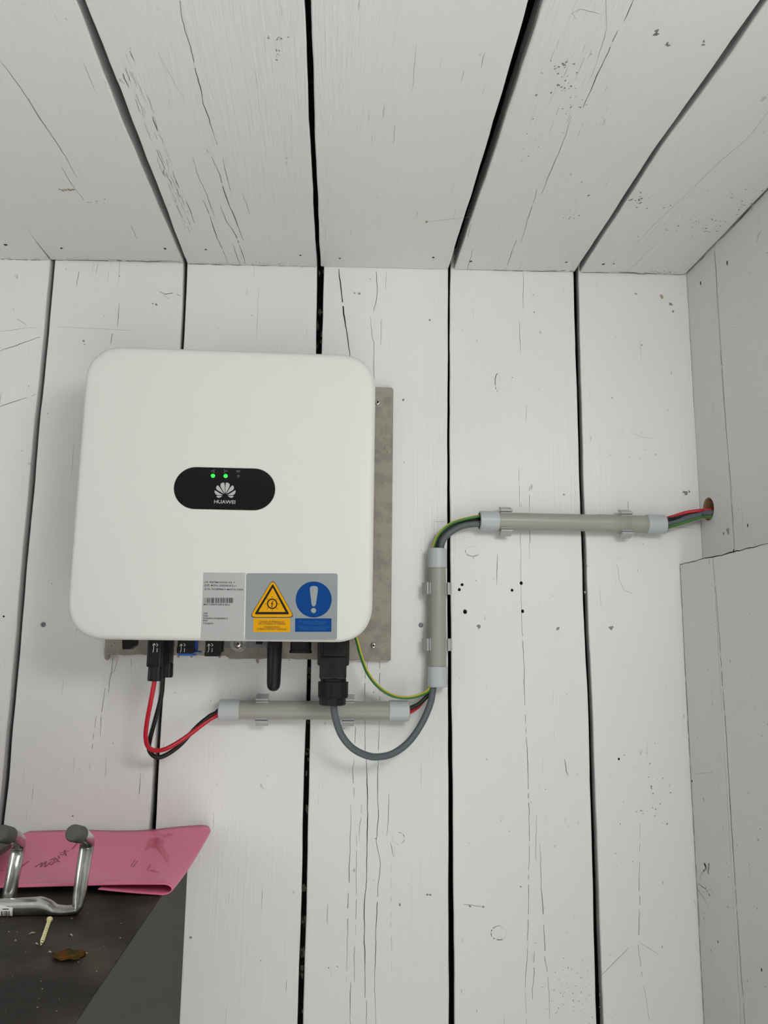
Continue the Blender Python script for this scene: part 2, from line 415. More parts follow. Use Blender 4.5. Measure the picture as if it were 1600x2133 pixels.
# floor and the left wall, outside the photograph
ob('floor', (lambda b: (box(b, (-4, -5.95, -.03), (4, .04, 0)), b)[1])(NB()), M_FLOOR, kind='structure')
ob('wall_front', (lambda b: (box(b, (-1.46, -1.97, 0), (-.10, -1.94, 2.2)), b)[1])(NB()), M_WALL, kind='structure')  # unseen wall, put in to keep light off the left side
bm = NB(); box(bm, (-1.46, -1.95, 0), (-1.43, -1.46, 2.2)); box(bm, (-1.46, -.74, 0), (-1.43, .03, 2.2)); box(bm, (-1.46, -1.46, 0), (-1.43, -.74, 1.14)); box(bm, (-1.46, -1.46, 2.06), (-1.43, -.74, 2.2))  # the opening is made up to go with the added fill lamp
ob('wall_left', bm, M_WALL, kind='structure')

# ------------------------------------------------------------------ wear on the boards, and a painted shadow line on the ledge
def which(x, mids): return sum(x > m for m in mids)
WM = [-.425, -.232, -.031, .166, .3635]
CM = [-.437, -.235, -.033, .166, .362]
WE = {}
def bucket(plane, i, mname):
    k = (plane, i, mname)
    if k not in WE: WE[k] = NB()
    return WE[k]
UP = .00018
def mark(plane, pts, width, mname='d', gaps=.12, jit=.0003):
    if plane == 'w':
        P = [at(u, v, y=0) for u, v in pts]; i = which(sum(p.x for p in P) / len(P), WM); Q = [(p.x, p.z) for p in P]
        pl = lambda c: Vector((c.x, BP[i] - UP, c.y))
    elif plane == 'c':
        P = [atc(u, v) for u, v in pts]; i = which(sum(p.x for p in P) / len(P), CM); Q = [(p.x, p.y) for p in P]
        pl = lambda c: Vector((c.x, c.y, zceil(c.x) + CPR[i] - UP))
    elif plane == 'r':
        P = [at(u, v, x=XR) for u, v in pts]; i = min(5, max(0, int((y1 - P[0].y) / .15) + 1)) if P[0].y < y1 else 0; Q = [(p.y, p.z) for p in P]
        pl = lambda c: Vector((XR - UP, c.x, c.y))
    else:
        P = [at(u, v, x=XL) for u, v in pts]; i = 0 if P[0].y > ja else 1; Q = [(p.y, p.z) for p in P]
        pl = lambda c: Vector((XL - UP, c.x, c.y))
    return i, Q, pl
def crack_or_shadow(plane, pts, w=.5, m='d', gaps=.05, jit=.0003):
    i, Q, pl = mark(plane, pts, w); ribbon(bucket(plane, i, m), Q, w * .001 * 1.15, pl, gaps, jit)
def spot(plane, u, v, r=2.0, m='h', asp=1.3, rough=.3, rot=0):
    i, Q, pl = mark(plane, [(u, v)], 1); blob(bucket(plane, i, m), Q[0], r * .001 / asp ** .5, r * .001 * asp ** .5, pl, 9, rough, rot)
def knot(u, v, rx, ry, w=.5, arcs=((20, 330),)):
    for a0, a1 in arcs:
        crack_or_shadow('w', [(u + rx * math.cos(math.radians(a)), v + ry * math.sin(math.radians(a))) for a in range(a0, a1 + 1, 15)], w, 'd', .15, .0002)
    crack_or_shadow('w', [(u + rx * .95 * math.cos(math.radians(a)), v + ry * .9 * math.sin(math.radians(a))) for a in range(0, 361, 20)], .3, 'f', .3, .0002)
for c in [
 ('c', [(375, 0), (380, 40), (395, 95), (410, 150), (425, 215), (440, 265), (453, 300)], .7),
 ('c', [(430, 310), (440, 325), (455, 360), (470, 410), (490, 455), (508, 500)], .8),
 ('c', [(464, 327), (466, 345), (480, 395)], .5), ('c', [(402, 328), (412, 365), (430, 405), (450, 455)], .5),
 ('c', [(422, 415), (440, 455), (452, 490), (475, 547)], .7), ('c', [(460, 428), (472, 460), (492, 490), (512, 550)], .7),
 ('c', [(485, 508), (500, 550)], .7), ('c', [(330, 110), (350, 145), (380, 200)], .4, 'f'), ('c', [(505, 400), (520, 445)], .4),
 ('c', [(0, 128), (40, 180), (75, 235), (120, 300), (160, 370)], .55), ('c', [(127, 347), (150, 385), (175, 418)], .4), ('c', [(274, 472), (286, 498)], .5),
 ('c', [(1320, 0), (1300, 45)], .5), ('c', [(1287, 65), (1262, 120), (1240, 170), (1215, 225)], .6),
 ('c', [(1190, 245), (1180, 280), (1160, 325), (1140, 375), (1128, 405)], .5), ('c', [(1118, 395), (1108, 430), (1100, 455), (1085, 505)], .5),
 ('c', [(1076, 500), (1062, 540), (1053, 563)], .7), ('c', [(985, 520), (972, 566)], .6), ('c', [(982, 467), (975, 495)], .5),
 ('c', [(1600, 232), (1560, 285), (1500, 335), (1440, 395), (1380, 450), (1320, 512)], .45, 'f'), ('c', [(1370, 505), (1335, 540), (1302, 570)], .45, 'f'),
 ('c', [(1010, 110), (1003, 140)], .4), ('c', [(823, 260), (819, 298)], .4), ('c', [(868, 90), (858, 190)], .35, 'f'), ('c', [(1250, 30), (1210, 20), (1192, 28), (1200, 40)], .5, 'f'), ('c', [(1262, 0), (1264, 60), (1240, 140)], .4, 'f'),
 ('c', [(890, 462), (980, 452)], .6, 'f'),
 ('w', [(706, 561), (710.6, 602), (714, 630), (720, 677), (724.7, 707), (729, 742)], 1.7),
 ('w', [(783.7, 566), (784.7, 602), (783.7, 624), (778, 649)], .7), ('w', [(771.5, 660), (775, 705), (778.5, 714), (778.5, 752), (778.5, 795)], .6),
 ('w', [(794.6, 667), (793, 696), (793, 720)], .5), ('w', [(804, 566), (804, 607)], .5, 'f'),
 ('w', [(765.7, 1373), (765, 1392)], .5), ('w', [(760.5, 1395), (760, 1460)], .6),
 ('w', [(760.5, 1498), (761, 1562), (764.4, 1620), (766, 1682), (764, 1831), (760, 1872), (760, 2078)], 1.0, 'd', .02), ('w', [(763, 2083), (763, 2133)], .7),
 ('w', [(791, 1373), (791, 1460)], .6), ('w', [(790.7, 1500), (788, 1562), (788, 1620), (788, 1699), (782.6, 1752), (790.9, 1798), (786, 1847), (783, 1971), (780.5, 2025), (782.6, 2133)], .7, 'd', .05),
 ('w', [(740.8, 1502), (739.5, 1549)], .5), ('w', [(738, 1581), (735, 1600), (737, 1662)], .6), ('w', [(731, 1674), (729, 1785), (725, 1913), (721.6, 2043)], .6, 'd', .2),
 ('w', [(731, 2045), (730, 2133)], .6), ('w', [(743, 1740), (742, 1946)], .5, 'd', .2), ('w', [(739, 1971), (738, 2045)], .5), ('w', [(753.7, 1674), (748.8, 1752)], .4),
 ('w', [(810, 1653), (809.4, 1707), (805, 1740)], .5), ('w', [(813.5, 1755), (820.6, 1786)], .5), ('w', [(814.8, 1798), (814.8, 2033)], .4, 'f', .4), ('w', [(597, 2041), (596, 2066)], .5),
 ('w', [(1036, 1152), (1035, 1219)], .6), ('w', [(1084.5, 1111), (1085, 1206), (1087, 1288), (1090, 1371), (1093, 1460), (1097, 1526), (1102, 1653), (1102, 1894), (1099, 1972), (1094, 2047), (1097, 2133)], .55, 'd', .12),
 ('w', [(1103.5, 1102), (1104.5, 1131)], .6), ('w', [(1080.7, 967), (1082.4, 1066)], .5, 'd', .25), ('w', [(1102.2, 1014), (1102.8, 1068)], .5, 'd', .2),
 ('w', [(1117.4, 1697), (1117.4, 1793)], .5), ('w', [(1125, 1758), (1127.5, 1850), (1132, 1894), (1136, 2003), (1144, 2069), (1145, 2121)], .6), ('w', [(1113.5, 1972), (1110, 2082)], 1.0, 'f', .3, .0008),
 ('w', [(1090, 567), (1091, 643)], .5), ('w', [(1082, 669), (1084, 732)], .5), ('w', [(1097, 841), (1095.6, 875)], .5, 'f'),
 ('w', [(1333, 1714), (1331, 1806), (1332, 1885), (1329.6, 1968), (1337.5, 2034), (1353, 2125)], .5, 'd', .2), ('w', [(1309, 1974), (1285, 1998), (1252, 2031)], .6), ('w', [(1333, 1964), (1372, 1988)], .4, 'd', .2),
 ('w', [(1176.5, 1581), (1180, 1607), (1184, 1616)], .7), ('w', [(965, 1884), (1012, 1890)], .5), ('w', [(1285, 1176), (1290, 1210), (1300, 1230), (1325, 1239)], .6, 'f'),
 ('w', [(219, 1433), (211, 1483), (208.7, 1533)], .6, 'd', .2), ('w', [(200.5, 1492), (193, 1539), (186.5, 1602)], .55, 'd', .2), ('w', [(235, 1371), (233, 1401), (227.5, 1418), (226, 1442)], .7),
 ('w', [(244.7, 1371), (240, 1393), (234, 1403)], .6), ('w', [(272, 1371), (273, 1386)], .4), ('w', [(220, 1580), (219, 1619)], .6, 'f'), ('w', [(293, 1610), (290, 1666)], .5, 'd', .3),
 ('w', [(248.5, 630), (245, 680)], .6), ('w', [(235, 685), (230, 725)], .5, 'd', .3), ('w', [(165, 565), (159, 595)], .7), ('w', [(195, 547), (192, 567)], .4, 'f'), ('w', [(205, 547), (200, 572)], .4, 'f'), ('w', [(231, 547), (225, 585)], .4, 'f'),
 ('w', [(332, 607), (345, 612), (360, 610), (377, 617)], .7), ('w', [(340, 614), (353, 623)], .5), ('w', [(0, 732), (85, 702)], .7), ('w', [(0, 847), (75, 821)], .6), ('w', [(35, 665), (57, 679)], .5), ('w', [(0, 690), (80, 682)], .5, 'f'), ('w', [(120, 681), (270, 688)], .5, 'f'),
 ('w', [(904.5, 1080), (904.5, 1140)], .4, 'f', 0, .0001), ('w', [(905, 1086.5), (930, 1087)], .4, 'f', 0, .0001), ('w', [(941, 1087), (960, 1087)], .4, 'f', 0, .0001),
 ('w', [(1308, 1044), (1308, 1064)], 1.2, 'f'), ('w', [(1386, 1098), (1452, 1099)], .5, 'f', 0, .0001), ('w', [(1313, 901), (1340, 911), (1360, 914)], .5, 'f'), ('w', [(1290, 905), (1300, 891)], .4, 'f'),
 ('r', [(1488, 525), (1491, 560), (1495, 640)], .9), ('r', [(1577, 505), (1580, 490), (1586, 480)], .7), ('r', [(1560, 620), (1566, 600)], .5, 'f'),
 ('l', [(1485, 1164), (1494, 1260), (1511, 1500), (1530, 1820), (1552, 2133)], .9, 'd', .03, .0002), ('l', [(1416.5, 1176), (1460, 1165.5), (1530, 1149), (1600, 1132.5)], 1.3, 'd', .06, .0004), ('l', [(1417.5, 1182), (1433, 1500), (1450, 1800), (1467.5, 2130)], .7, 'd', .25, .0003),  # ribbon along the ledge top: shadow line of its gap, drawn dark
 ('r', [(1495, 640), (1503, 760), (1513, 900), (1523, 1010), (1531, 1144)], .7, 'd', .12, .0002), ('r', [(1433, 590), (1443, 800), (1453, 1000), (1459, 1155)], .6, 'f', .2, .0003), ('c', [(1436, 568), (1490, 511), (1545, 453), (1600, 395)], 1.2, 'd', .1, .0005),
 ('l', [(1448, 1613), (1490, 1608)], .5, 'f'), ('l', [(1455, 1840), (1470, 1850), (1478, 1864)], .6), ('l', [(1452, 1850), (1466, 1870), (1476, 1890)], .5), ('l', [(1460, 1862), (1480, 1850), (1492, 1866), (1480, 1880)], .4, 'f'), ('l', [(1458, 1835), (1462, 1818), (1470, 1810)], .4, 'f'),
]: crack_or_shadow(*c)
for k in range(46):                                # torn grain along the second ceiling board's edge
    t = random.random() ** .8; u, v = 236 + 150 * t + random.uniform(0, 34) * (1 - .3 * t), 100 + 380 * t
    L = random.uniform(12, 45); crack_or_shadow('c', [(u, v), (u + .42 * L + random.uniform(-2, 2), v + L)], random.uniform(.3, .75), random.choice('ffd'), .15, .0004)
for k in range(26):
    u, v = random.uniform(1150, 1270), random.uniform(70, 260); L = random.uniform(8, 30); crack_or_shadow('c', [(u, v), (u - .4 * L, v + L)], random.uniform(.25, .5), 'f', .2, .0003)
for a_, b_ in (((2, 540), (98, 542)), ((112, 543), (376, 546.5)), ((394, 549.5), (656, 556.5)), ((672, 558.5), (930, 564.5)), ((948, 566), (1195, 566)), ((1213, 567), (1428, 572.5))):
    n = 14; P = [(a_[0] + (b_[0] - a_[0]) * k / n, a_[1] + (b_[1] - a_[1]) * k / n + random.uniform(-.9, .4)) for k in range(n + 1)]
    crack_or_shadow('c', P, 1.5, 'd', .30, .0005); crack_or_shadow('c', [(u, v - 2) for u, v in P], .8, 'f', .5, .0008)
for k in range(60): spot('c', random.uniform(395, 655), 548 + (random.uniform(395, 655) - 395) * .01 + random.uniform(-4, 2), random.uniform(.3, .8), 's', 2)
for k in range(30): spot('c', random.uniform(1340, 1430), 571 + random.uniform(-6, 0), random.uniform(.4, 1.1), 's', 2)
for u, v, r in [(128, 518, 2.2), (344, 519, 2.2), (429, 519, 2), (626, 531, 2), (708, 538, 2), (903, 536, 2), (981, 545, 2), (1180, 547, 2.2), (1257, 550, 2.2), (1279, 549, 1.6), (12, 510, 2.5)]:
    spot('c', u, v, r, 'd', 1.0, .35)
def cluster(plane, u, v, su, sv, n, rmin, rmax, m='s'):
    for k in range(n): spot(plane, random.gauss(u, su), random.gauss(v, sv), random.uniform(rmin, rmax), m, random.uniform(1, 2), .5, random.uniform(0, 3))
for a in [(1180, 190, 22, 30, 34, .4, 1.3), (1168, 140, 12, 14, 12, .4, 1.4), (1330, 415, 9, 8, 14, .6, 2.0), (1470, 470, 40, 22, 40, .4, 1.5), (1555, 420, 18, 20, 26, .4, 1.3), (1392, 455, 20, 22, 8, .5, 1.4), (1365, 70, 3, 3, 4, 1, 2.2), (1392, 92, 5, 4, 5, .7, 1.6), (1465, 92, 4, 3, 4, .7, 1.6), (1100, 300, 14, 22, 10, .4, .9), (1190, 445, 10, 6, 10, .5, 1.1), (580, 78, 10, 3, 8, .4, 1.2), (580, 105, 3, 10, 8, .4, 1.0), (200, 420, 20, 8, 10, .4, 1.0)]:
    cluster('c', *a)
for k in range(9): spot('c', 124 + k * 3.6, 396 + random.uniform(-2, 2), random.uniform(1.0, 2.2), 'b', 1, .3)
spot('c', 889, 462, 2.4, 'b', 1); spot('c', 1226, 408, 1.8, 's'); spot('c', 1212, 380, 1.2, 's')
knot(985, 1148, 16, 11, .6, ((40, 200),)); knot(830, 1746, 13, 13, .8, ((-90, 60),)); knot(1039, 1944, 17, 15, .8, ((60, 290),)); knot(1037.5, 797, 5.5, 19, .9, ((90, 290),))
for u, v, r in [(962.5, 1218, 2.2), (957, 1228, 2.4), (1086, 1214.5, 2.4), (1067, 1229.4, 2.2), (1089, 1273, 2.4), (969, 1274, 3.0), (1289, 1581, 1.6), (8, 1284, 1.4), (1442, 1627, 1.6)]:
    spot('w' if u != 1442 else 'l', u, v, r, 'h', 1.1, .15)
for u, v, r in [(998, 1306, 3), (1397, 633.5, 3.4), (1402, 649, 1.8), (1428, 1027, 3.4), (1436, 1024, 1.6), (1273, 1308, 3.0), (1162, 1309, 2.4), (1175, 1030, 1.5), (1337, 719, 1.4), (1275, 829, 1.2), (1324, 612, 1.6), (325, 634, 2), (318, 632, 1), (895, 667, 1.8), (840, 833, 2), (890, 1863, 1.6), (896, 1864, 1.6), (833, 1885, 1.8), (1085, 1847, 1.3), (979, 1888, 1.4), (1006, 1889, 1.4), (151, 1700, 1.6), (397, 1953, 1.4), (1300, 1573, 1), (174, 710, 1.6), (176, 717, 1), (748, 612, 2), (738, 611, 1.4), (1113, 650, 1.2), (1111, 614, 1), (1067, 786, 1)]:
    spot('w', u, v, r, 's', 1.2, .45, random.uniform(0, 3))
spot('w', 1378, 618, 3, 'b', 1.5, .2, .4); spot('w', 1219, 1233, 1.6, 'b')
for k in range(120):                               # fine scattered nicks on the wall
    spot('w', random.uniform(0, 1440), random.uniform(570, 2120), random.uniform(.35, .95), random.choice('sss' 'b'), random.uniform(1, 2.4), .4)
for k in range(70): spot('w', random.gauss(1200, 32), random.gauss(2060, 40), random.uniform(.3, .8), 's', 1.5, .4)
for a in [(1350, 1640, 25, 40, 16, .4, 1.2), (1345, 1690, 15, 10, 9, .5, 1.3)]: cluster('w', *a)
for k in range(34): spot('r', random.uniform(1470, 1600), random.uniform(500, 1130), random.uniform(.3, .9), random.choice('sss'), random.uniform(1, 2), .4)
for k in range(40): spot('l', random.uniform(1450, 1600), random.uniform(1250, 2120), random.uniform(.4, 1.2), random.choice('sss'), random.uniform(1, 2), .4)
for u, v, r in [(1515, 548, 2.6), (1460, 590, 2.4), (1508, 1112, 1.8), (1558, 1095, 2), (1529, 1148, 2.2)]: spot('r', u, v, r, 'd', 1.8, .3)
for k in range(5): spot('r', 1516 + random.uniform(-3, 3), 1107 + random.uniform(-6, 6), 1.8, 'b', 2)
for k in range(5): spot('r', 1545 + k * 7, 1165 - 0 + random.uniform(-1, 1) - k * 8, .8, 's')
for k in range(8): spot('l', 1472 + random.uniform(-6, 6), 1808 + random.uniform(-9, 9), random.uniform(1.2, 2.8), 'b', 1.5)
spot('l', 1468, 1800, 1.8, 'h'); spot('l', 1496, 1962, 1.6, 'd'); spot('l', 1587, 2020, 1.8, 'd', 1.8); spot('l', 1478, 1864, 1.3, 'd')
MK = {'d': ('crack_or_shadow', M_CRACK_SHADOW), 'f': ('scratch', M_FAINT), 'h': ('nail_hole', M_HOLE), 's': ('speck', M_DIRT), 'b': ('stain', M_STAIN)}
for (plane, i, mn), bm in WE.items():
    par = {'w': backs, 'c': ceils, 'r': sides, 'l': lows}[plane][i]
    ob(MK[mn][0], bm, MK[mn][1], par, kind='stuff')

def screw(name, p, r, parent, axis='Y', m=None):
    bm = NB(); lathe(bm, [(r, 0), (r, -.0006), (r * .8, -.0016), (r * .45, -.0019), (r * .40, -.0006)], p, axis, 20)
    o = ob(name, bm, m or M_STEEL, parent); sharp(o)
    bm = NB()
    for a in (.4, .4 + PI / 2):
        dx, dz = math.cos(a) * r * .42, math.sin(a) * r * .42; nx, nz = -math.sin(a) * r * .1, math.cos(a) * r * .1
        poly(bm, [Vector(p) + Vector((dx + nx, -.0014, dz + nz)), Vector(p) + Vector((-dx + nx, -.0014, -dz + nz)), Vector(p) + Vector((-dx - nx, -.0014, -dz - nz)), Vector(p) + Vector((dx - nx, -.0014, dz - nz))], .0005, (0, -1, 0))
    return o, bm
for u, v, i in [(90, 1301, 1), (877, 1302, 3)]:
    p = at(u, v, y=BP[i]); o, bm = screw('screw', p, .0034, backs[i], m=M_GREYMETAL); bm.free()

bm = NB()
for g, v0, v1, n in ((2, 566, 572, 2), (2, 600, 735, 5), (2, 1385, 1440, 8), (2, 1500, 1514, 3), (2, 1560, 2120, 14), (3, 1020, 1060, 3), (0, 600, 1600, 4)):
    for k in range(n):
        v = random.uniform(v0, v1); z = at(800, v, y=.03).z; a, b = clampi(GW[g], -z)
        blob(bm, (random.uniform(a, b), z), random.uniform(.0012, .003), random.uniform(.002, .008), lambda c: Vector((c.x, .0352, c.y)), 8, .5)
ob('paint_smear', bm, M_FAINT, wall_back, kind='stuff')
# grit and ragged paint along the ceiling joint
for a, b in (((2, 540), (98, 542)), ((112, 544), (376, 547)), ((394, 551), (656, 558)), ((672, 560), (930, 566)), ((948, 568), (1195, 567.5)), ((1215, 569), (1425, 574))):
    pass

# ------------------------------------------------------------------ cement board behind the inverter
YB = -.0125
bl, br, tz, bz = at(217, 1360, y=YB).x, at(817, 1090, y=YB).x, at(800, 806.5, y=YB).z, at(700, 1374, y=YB).z
mb = thing('mounting_board', 'speckled grey cement board screwed to the wall behind the white inverter', 'board', ((bl + br) / 2, -.006, bz))
bm = NB()
n = 60; bot = [(bl + (br - bl) * k / n, bz + (random.gauss(0, .0007) if 0 < k < n else 0) + (.0035 * (1 if k / n < .42 else 0)) ) for k in range(n + 1)]
pts = [Vector((x, YB, z)) for x, z in bot] + [Vector((br, YB, tz - .003)), Vector((br - .003, YB, tz)), Vector((bl + .002, YB, tz)), Vector((bl, YB, tz - .003))]
poly(bm, pts, -YB - .0011, (0, 1, 0)); bmesh.ops.bevel(bm, geom=[e for e in bm.edges if abs(e.verts[0].co.y - YB) < 1e-6 and abs(e.verts[1].co.y - YB) < 1e-6], offset=.0008, segments=1, affect='EDGES')
ob('panel', bm, M_BOARD, mb)
bm = NB()
for k in range(240):
    x, z = random.uniform(bl + .004, br - .004), random.uniform(bz + .006, tz - .006)
    blob(bm, (x, z), random.uniform(.0004, .0013), random.uniform(.0003, .0009), lambda c: Vector((c.x, YB - .00015, c.y)), 6, .4, random.uniform(0, 3))
ob('speck', bm, mat('board_speck', lin(92, 86, 76), .9), mb, kind='stuff')
for u, v in [(787, 838.5), (778, 1344.5)]:
    p = at(u, v, y=YB); o, b2 = screw('screw', p, .0042, mb); ob('cross_slot', b2, M_HOLE, o)
bm = NB()
for u, v, w_, h_ in [(222, 1370, 5, 7), (536, 1376, 3, 6), (398, 1367, 2, 3), (457, 1368, 2, 3), (370, 1367, 2, 3)]:
    p = at(u, v, y=YB + .003); s = .00065; blob(bm, (p.x, p.z), w_ * s, h_ * s, lambda c: Vector((c.x, p.y, c.y)), 8, .3)
fs = list(bm.faces); r = bmesh.ops.extrude_face_region(bm, geom=fs); bmesh.ops.translate(bm, vec=(0, .006, 0), verts=[v for v in r['geom'] if isinstance(v, bmesh.types.BMVert)])
ob('paint_drip', bm, M_BOARD, mb, kind='stuff')

# ------------------------------------------------------------------ the inverter
YE = -.1455; YF = -.1515                           # widest outline and flat front of the cover
xl = (at(143, 1270, y=YE).x + at(174.5, 830, y=YE).x) / 2; xr = (at(777.5, 1270, y=YE).x + at(780, 850, y=YE).x) / 2
zb_ = (at(200, 1334, y=YE).z + at(715, 1336, y=YE).z) / 2; zt_ = (at(300, 726.5, y=YE).z + at(690, 737.5, y=YE).z) / 2
icx, icz, ia, ic = (xl + xr) / 2, (zb_ + zt_) / 2, (xr - xl) / 2, (zt_ - zb_) / 2
inv = thing('solar_inverter', 'white rounded square solar inverter with a black display window, hung on grey board', 'inverter', (icx, -.10, zb_))
def rrect(a, c, r, n=14, e=2.3):
    out = []
    for q, (sx, sz) in enumerate(((1, 1), (-1, 1), (-1, -1), (1, -1))):
        for k in range(n + 1):
            t = PI / 2 * k / n
            if q % 2: t = PI / 2 - t
            ct, st = math.cos(t) ** (2 / e), math.sin(t) ** (2 / e)
            out.append((sx * (a - r + r * ct), sz * (c - r + r * st)))
    return out
bm = NB(); rings = []
for ins, y in [(.010, -.030), (.004, -.034), (.0025, -.05), (.0008, -.11), (0, YE), (.0006, YE - .0022), (.0026, YF + .0016), (.0055, YF + .0004), (.009, YF), (.03, YF), (.1, YF)]:
    rings.append([bm.verts.new((icx + x, y, icz + z)) for x, z in rrect(ia - ins, ic - ins, max(.003, .047 - ins * .7))])
for A, B in zip(rings[:-1], rings[1:]):
    for k in range(len(A)):
        bm.faces.new((A[k], A[(k + 1) % len(A)], B[(k + 1) % len(A)], B[k]))
bm.faces.new(rings[-1]); bm.faces.new(rings[0][::-1])
o = ob('front_cover', bm, M_COVER, inv); sharp(o, 50)
bm = NB(); box(bm, (icx - .150, -.030, zb_ + .03), (icx + .150, YB - .0045, zt_ - .04), .004)
for k in range(15): box(bm, (icx - .14 + k * .02, -.030, zb_ + .04), (icx - .137 + k * .02, YB - .0035, zt_ - .03))
ob('heat_sink', bm, M_GREYMETAL, inv)
bm = NB(); box(bm, (icx - .11, YB - .004, zb_ + .06), (icx + .11, YB - .0002, zt_ - .05), .001); ob('wall_bracket', bm, M_GREYMETAL, inv)
def fp(u, v, k=0): return at(u, v, y=YF - .0002 - k * .00012)
# display window
bm = NB(); cxp, czp = at(468, 1018, y=YF).x, at(468, 1018, y=YF).z
wl, wr = at(362.4, 1018, y=YF).x, at(573.5, 1018, y=YF).x; wt, wbm = at(468, 974.6, y=YF).z, at(468, 1061.8, y=YF).z
hw, hh = (wr - wl) / 2, (wt - wbm) / 2
cap = [((hw - hh) + hh * math.cos(a), hh * math.sin(a)) for a in [-PI / 2 + PI * k / 24 for k in range(25)]] + [(-(hw - hh) + hh * math.cos(a), hh * math.sin(a)) for a in [PI / 2 + PI * k / 24 for k in range(25)]]
poly(bm, [Vector(((wl + wr) / 2 + x, YF - .0006, (wt + wbm) / 2 + z)) for x, z in cap], .0016, (0, 1, 0))
win = ob('display_window', bm, M_GLOSS, inv)
def dp(cx, cy): return at(340 + .1625 * cx, 950 + .1625 * cy, y=YF - .0008)
for cx, cy, on in [(638, 253, 1), (800, 255, 1), (962, 258, 0)]:
    p = dp(cx, cy); bm = NB(); r = .0026 if on else .002
    lathe(bm, [(r, .0004), (r, -.0002), (r * .7, -.0006), (r * .2, -.0008)], p, 'Y', 18)
    m_ = mat('led_green', lin(40, 220, 60), .4, emit=((.02, .62, .08, 1), .75)) if on else mat('led_off', lin(44, 44, 46), .4)
    ob('indicator_light', bm, m_, win, smooth=True, label='green glowing indicator' if on else 'dark unlit indicator')
bm = NB()
for half in (0, 1):
    f = (lambda x: 1586 - x) if half else (lambda x: x)
    for P in [[(788, 482), (762, 440), (738, 395), (733, 368), (742, 350), (760, 341), (782, 340), (789, 380), (790, 440)],
              [(778, 486), (735, 460), (695, 437), (680, 418), (679, 400), (686, 385), (700, 374), (715, 388), (745, 430)],
              [(764, 497), (730, 501), (695, 501), (672, 488), (660, 468), (658, 448), (662, 438), (690, 455), (725, 477)],
              [(758, 509), (740, 525), (718, 535), (702, 534), (690, 525), (680, 511)]]:
        Q = [dp(f(x), y) for x, y in P]; poly(bm, Q)
ob('emblem', bm, M_LOGO, win, label='pale grey flower shaped emblem of eight petals')
bm = NB(); p = dp(652, 605); add_text(bm, 'HUAWEI', p, (dp(700, 562).z - p.z), dp(924, 605).x - p.x, bold=.012)
for cx, sgn in ((645, 0), (800, 1), (962, 2)):
    q = lambda x, y: dp(cx + x, 193 + y)
    def ln(a, b, t=2.2):
        A, B = q(*a), q(*b); d = (B - A).normalized(); s = Vector((-d.z, 0, d.x)) * t * .000055
        poly(bm, [A + s, B + s, B - s, A - s])
    if sgn == 0:
        ln((-25, -6), (-8, -6)); ln((-25, 6), (-8, 6)); ln((6, -18), (6, 18)); ln((6, -18), (16, -18)); ln((6, 18), (16, 18))
    elif sgn == 1:
        ln((-12, -18), (-12, 18)); ln((-22, -18), (-12, -18)); ln((-22, 18), (-12, 18)); ln((-2, 3), (6, -5)); ln((6, -5), (16, 4)); ln((16, 4), (26, -4))
    else:
        ln((0, -6), (0, 22)); ln((-10, -10), (-10, 8), 1.5); ln((10, -10), (10, 8), 1.5); ln((-20, -16), (-20, 14), 1.5); ln((20, -16), (20, 14), 1.5)
ob('lettering', bm, M_LOGO, win, kind='stuff')
# rating plate
def quad_round(P, r, y):
    """rounded quad from TL TR BR BL points"""
    out = []; n = len(P)
    for i in range(n):
        a, b, c = P[i - 1], P[i], P[(i + 1) % n]; u = (a - b).normalized() * r; w_ = (c - b).normalized() * r
        for k in range(6):
            t = k / 5; out.append((b + u) * (1 - t) ** 2 + b * 2 * t * (1 - t) + (b + w_) * t * t)
    return [Vector((p.x, y, p.z)) for p in out]
bm = NB(); poly(bm, quad_round([at(424, 1192.5, y=YF), at(511, 1193.5, y=YF), at(507.6, 1330.8, y=YF), at(418.3, 1330.5, y=YF)], .0008, YF - .0002), .00018, (0, 1, 0))
plate = ob('rating_plate', bm, M_SILVER, inv, label='silver rating plate with small black print and a bar code')
bm = NB()
def ptext(s, cx, cy, cx2, h, bold=0):               # crop px (x=420+.0703cx, y=1190+.0703cy), baseline at cy
    p = fp(420 + .0703 * cx, 1190 + .0703 * cy, 1); q = fp(420 + .0703 * cx2, 1190 + .0703 * cy, 1); hh_ = h * .0703 * .00057 * 1.2
    add_text(bm, s, p, hh_, q.x - p.x, bold=bold)
ptext('(1P)  PN/ITEM 01075351-015  Y', 85, 345, 990, 42, .02); ptext('(D2P)  MODEL SUN2000-2KTL-L1', 75, 440, 1035, 42, .02); ptext('(S) SN  HV2280984219  MADE IN CHINA', 85, 550, 1240, 42, .02)
ptext('MAC C4A5F01A4D53-EA(1)', 58, 1005, 840, 42, .02); ptext('WiFi', 48, 1270, 180, 40, .02); ptext('SSID', 48, 1342, 190, 40, .02); ptext('SUN2000-HV2280984219', 42, 1415, 770, 40, .02); ptext('PSW', 42, 1485, 185, 40, .02); ptext('Changeme', 42, 1558, 345, 40, .02)
ob('lettering', bm, M_INK, plate, kind='stuff')
bm = NB(); x = 62
while x < 940:
    wd = random.choice((6, 8, 10, 16, 22)); 
    poly(bm, [fp(420 + .0703 * a, 1190 + .0703 * b, 1) for a, b in ((x, 785), (x + wd, 785), (x + wd - 3, 942), (x - 3, 942))]); x += wd + random.choice((6, 8, 10, 16, 22))
ob('bar_code', bm, M_INK, plate, kind='stuff')
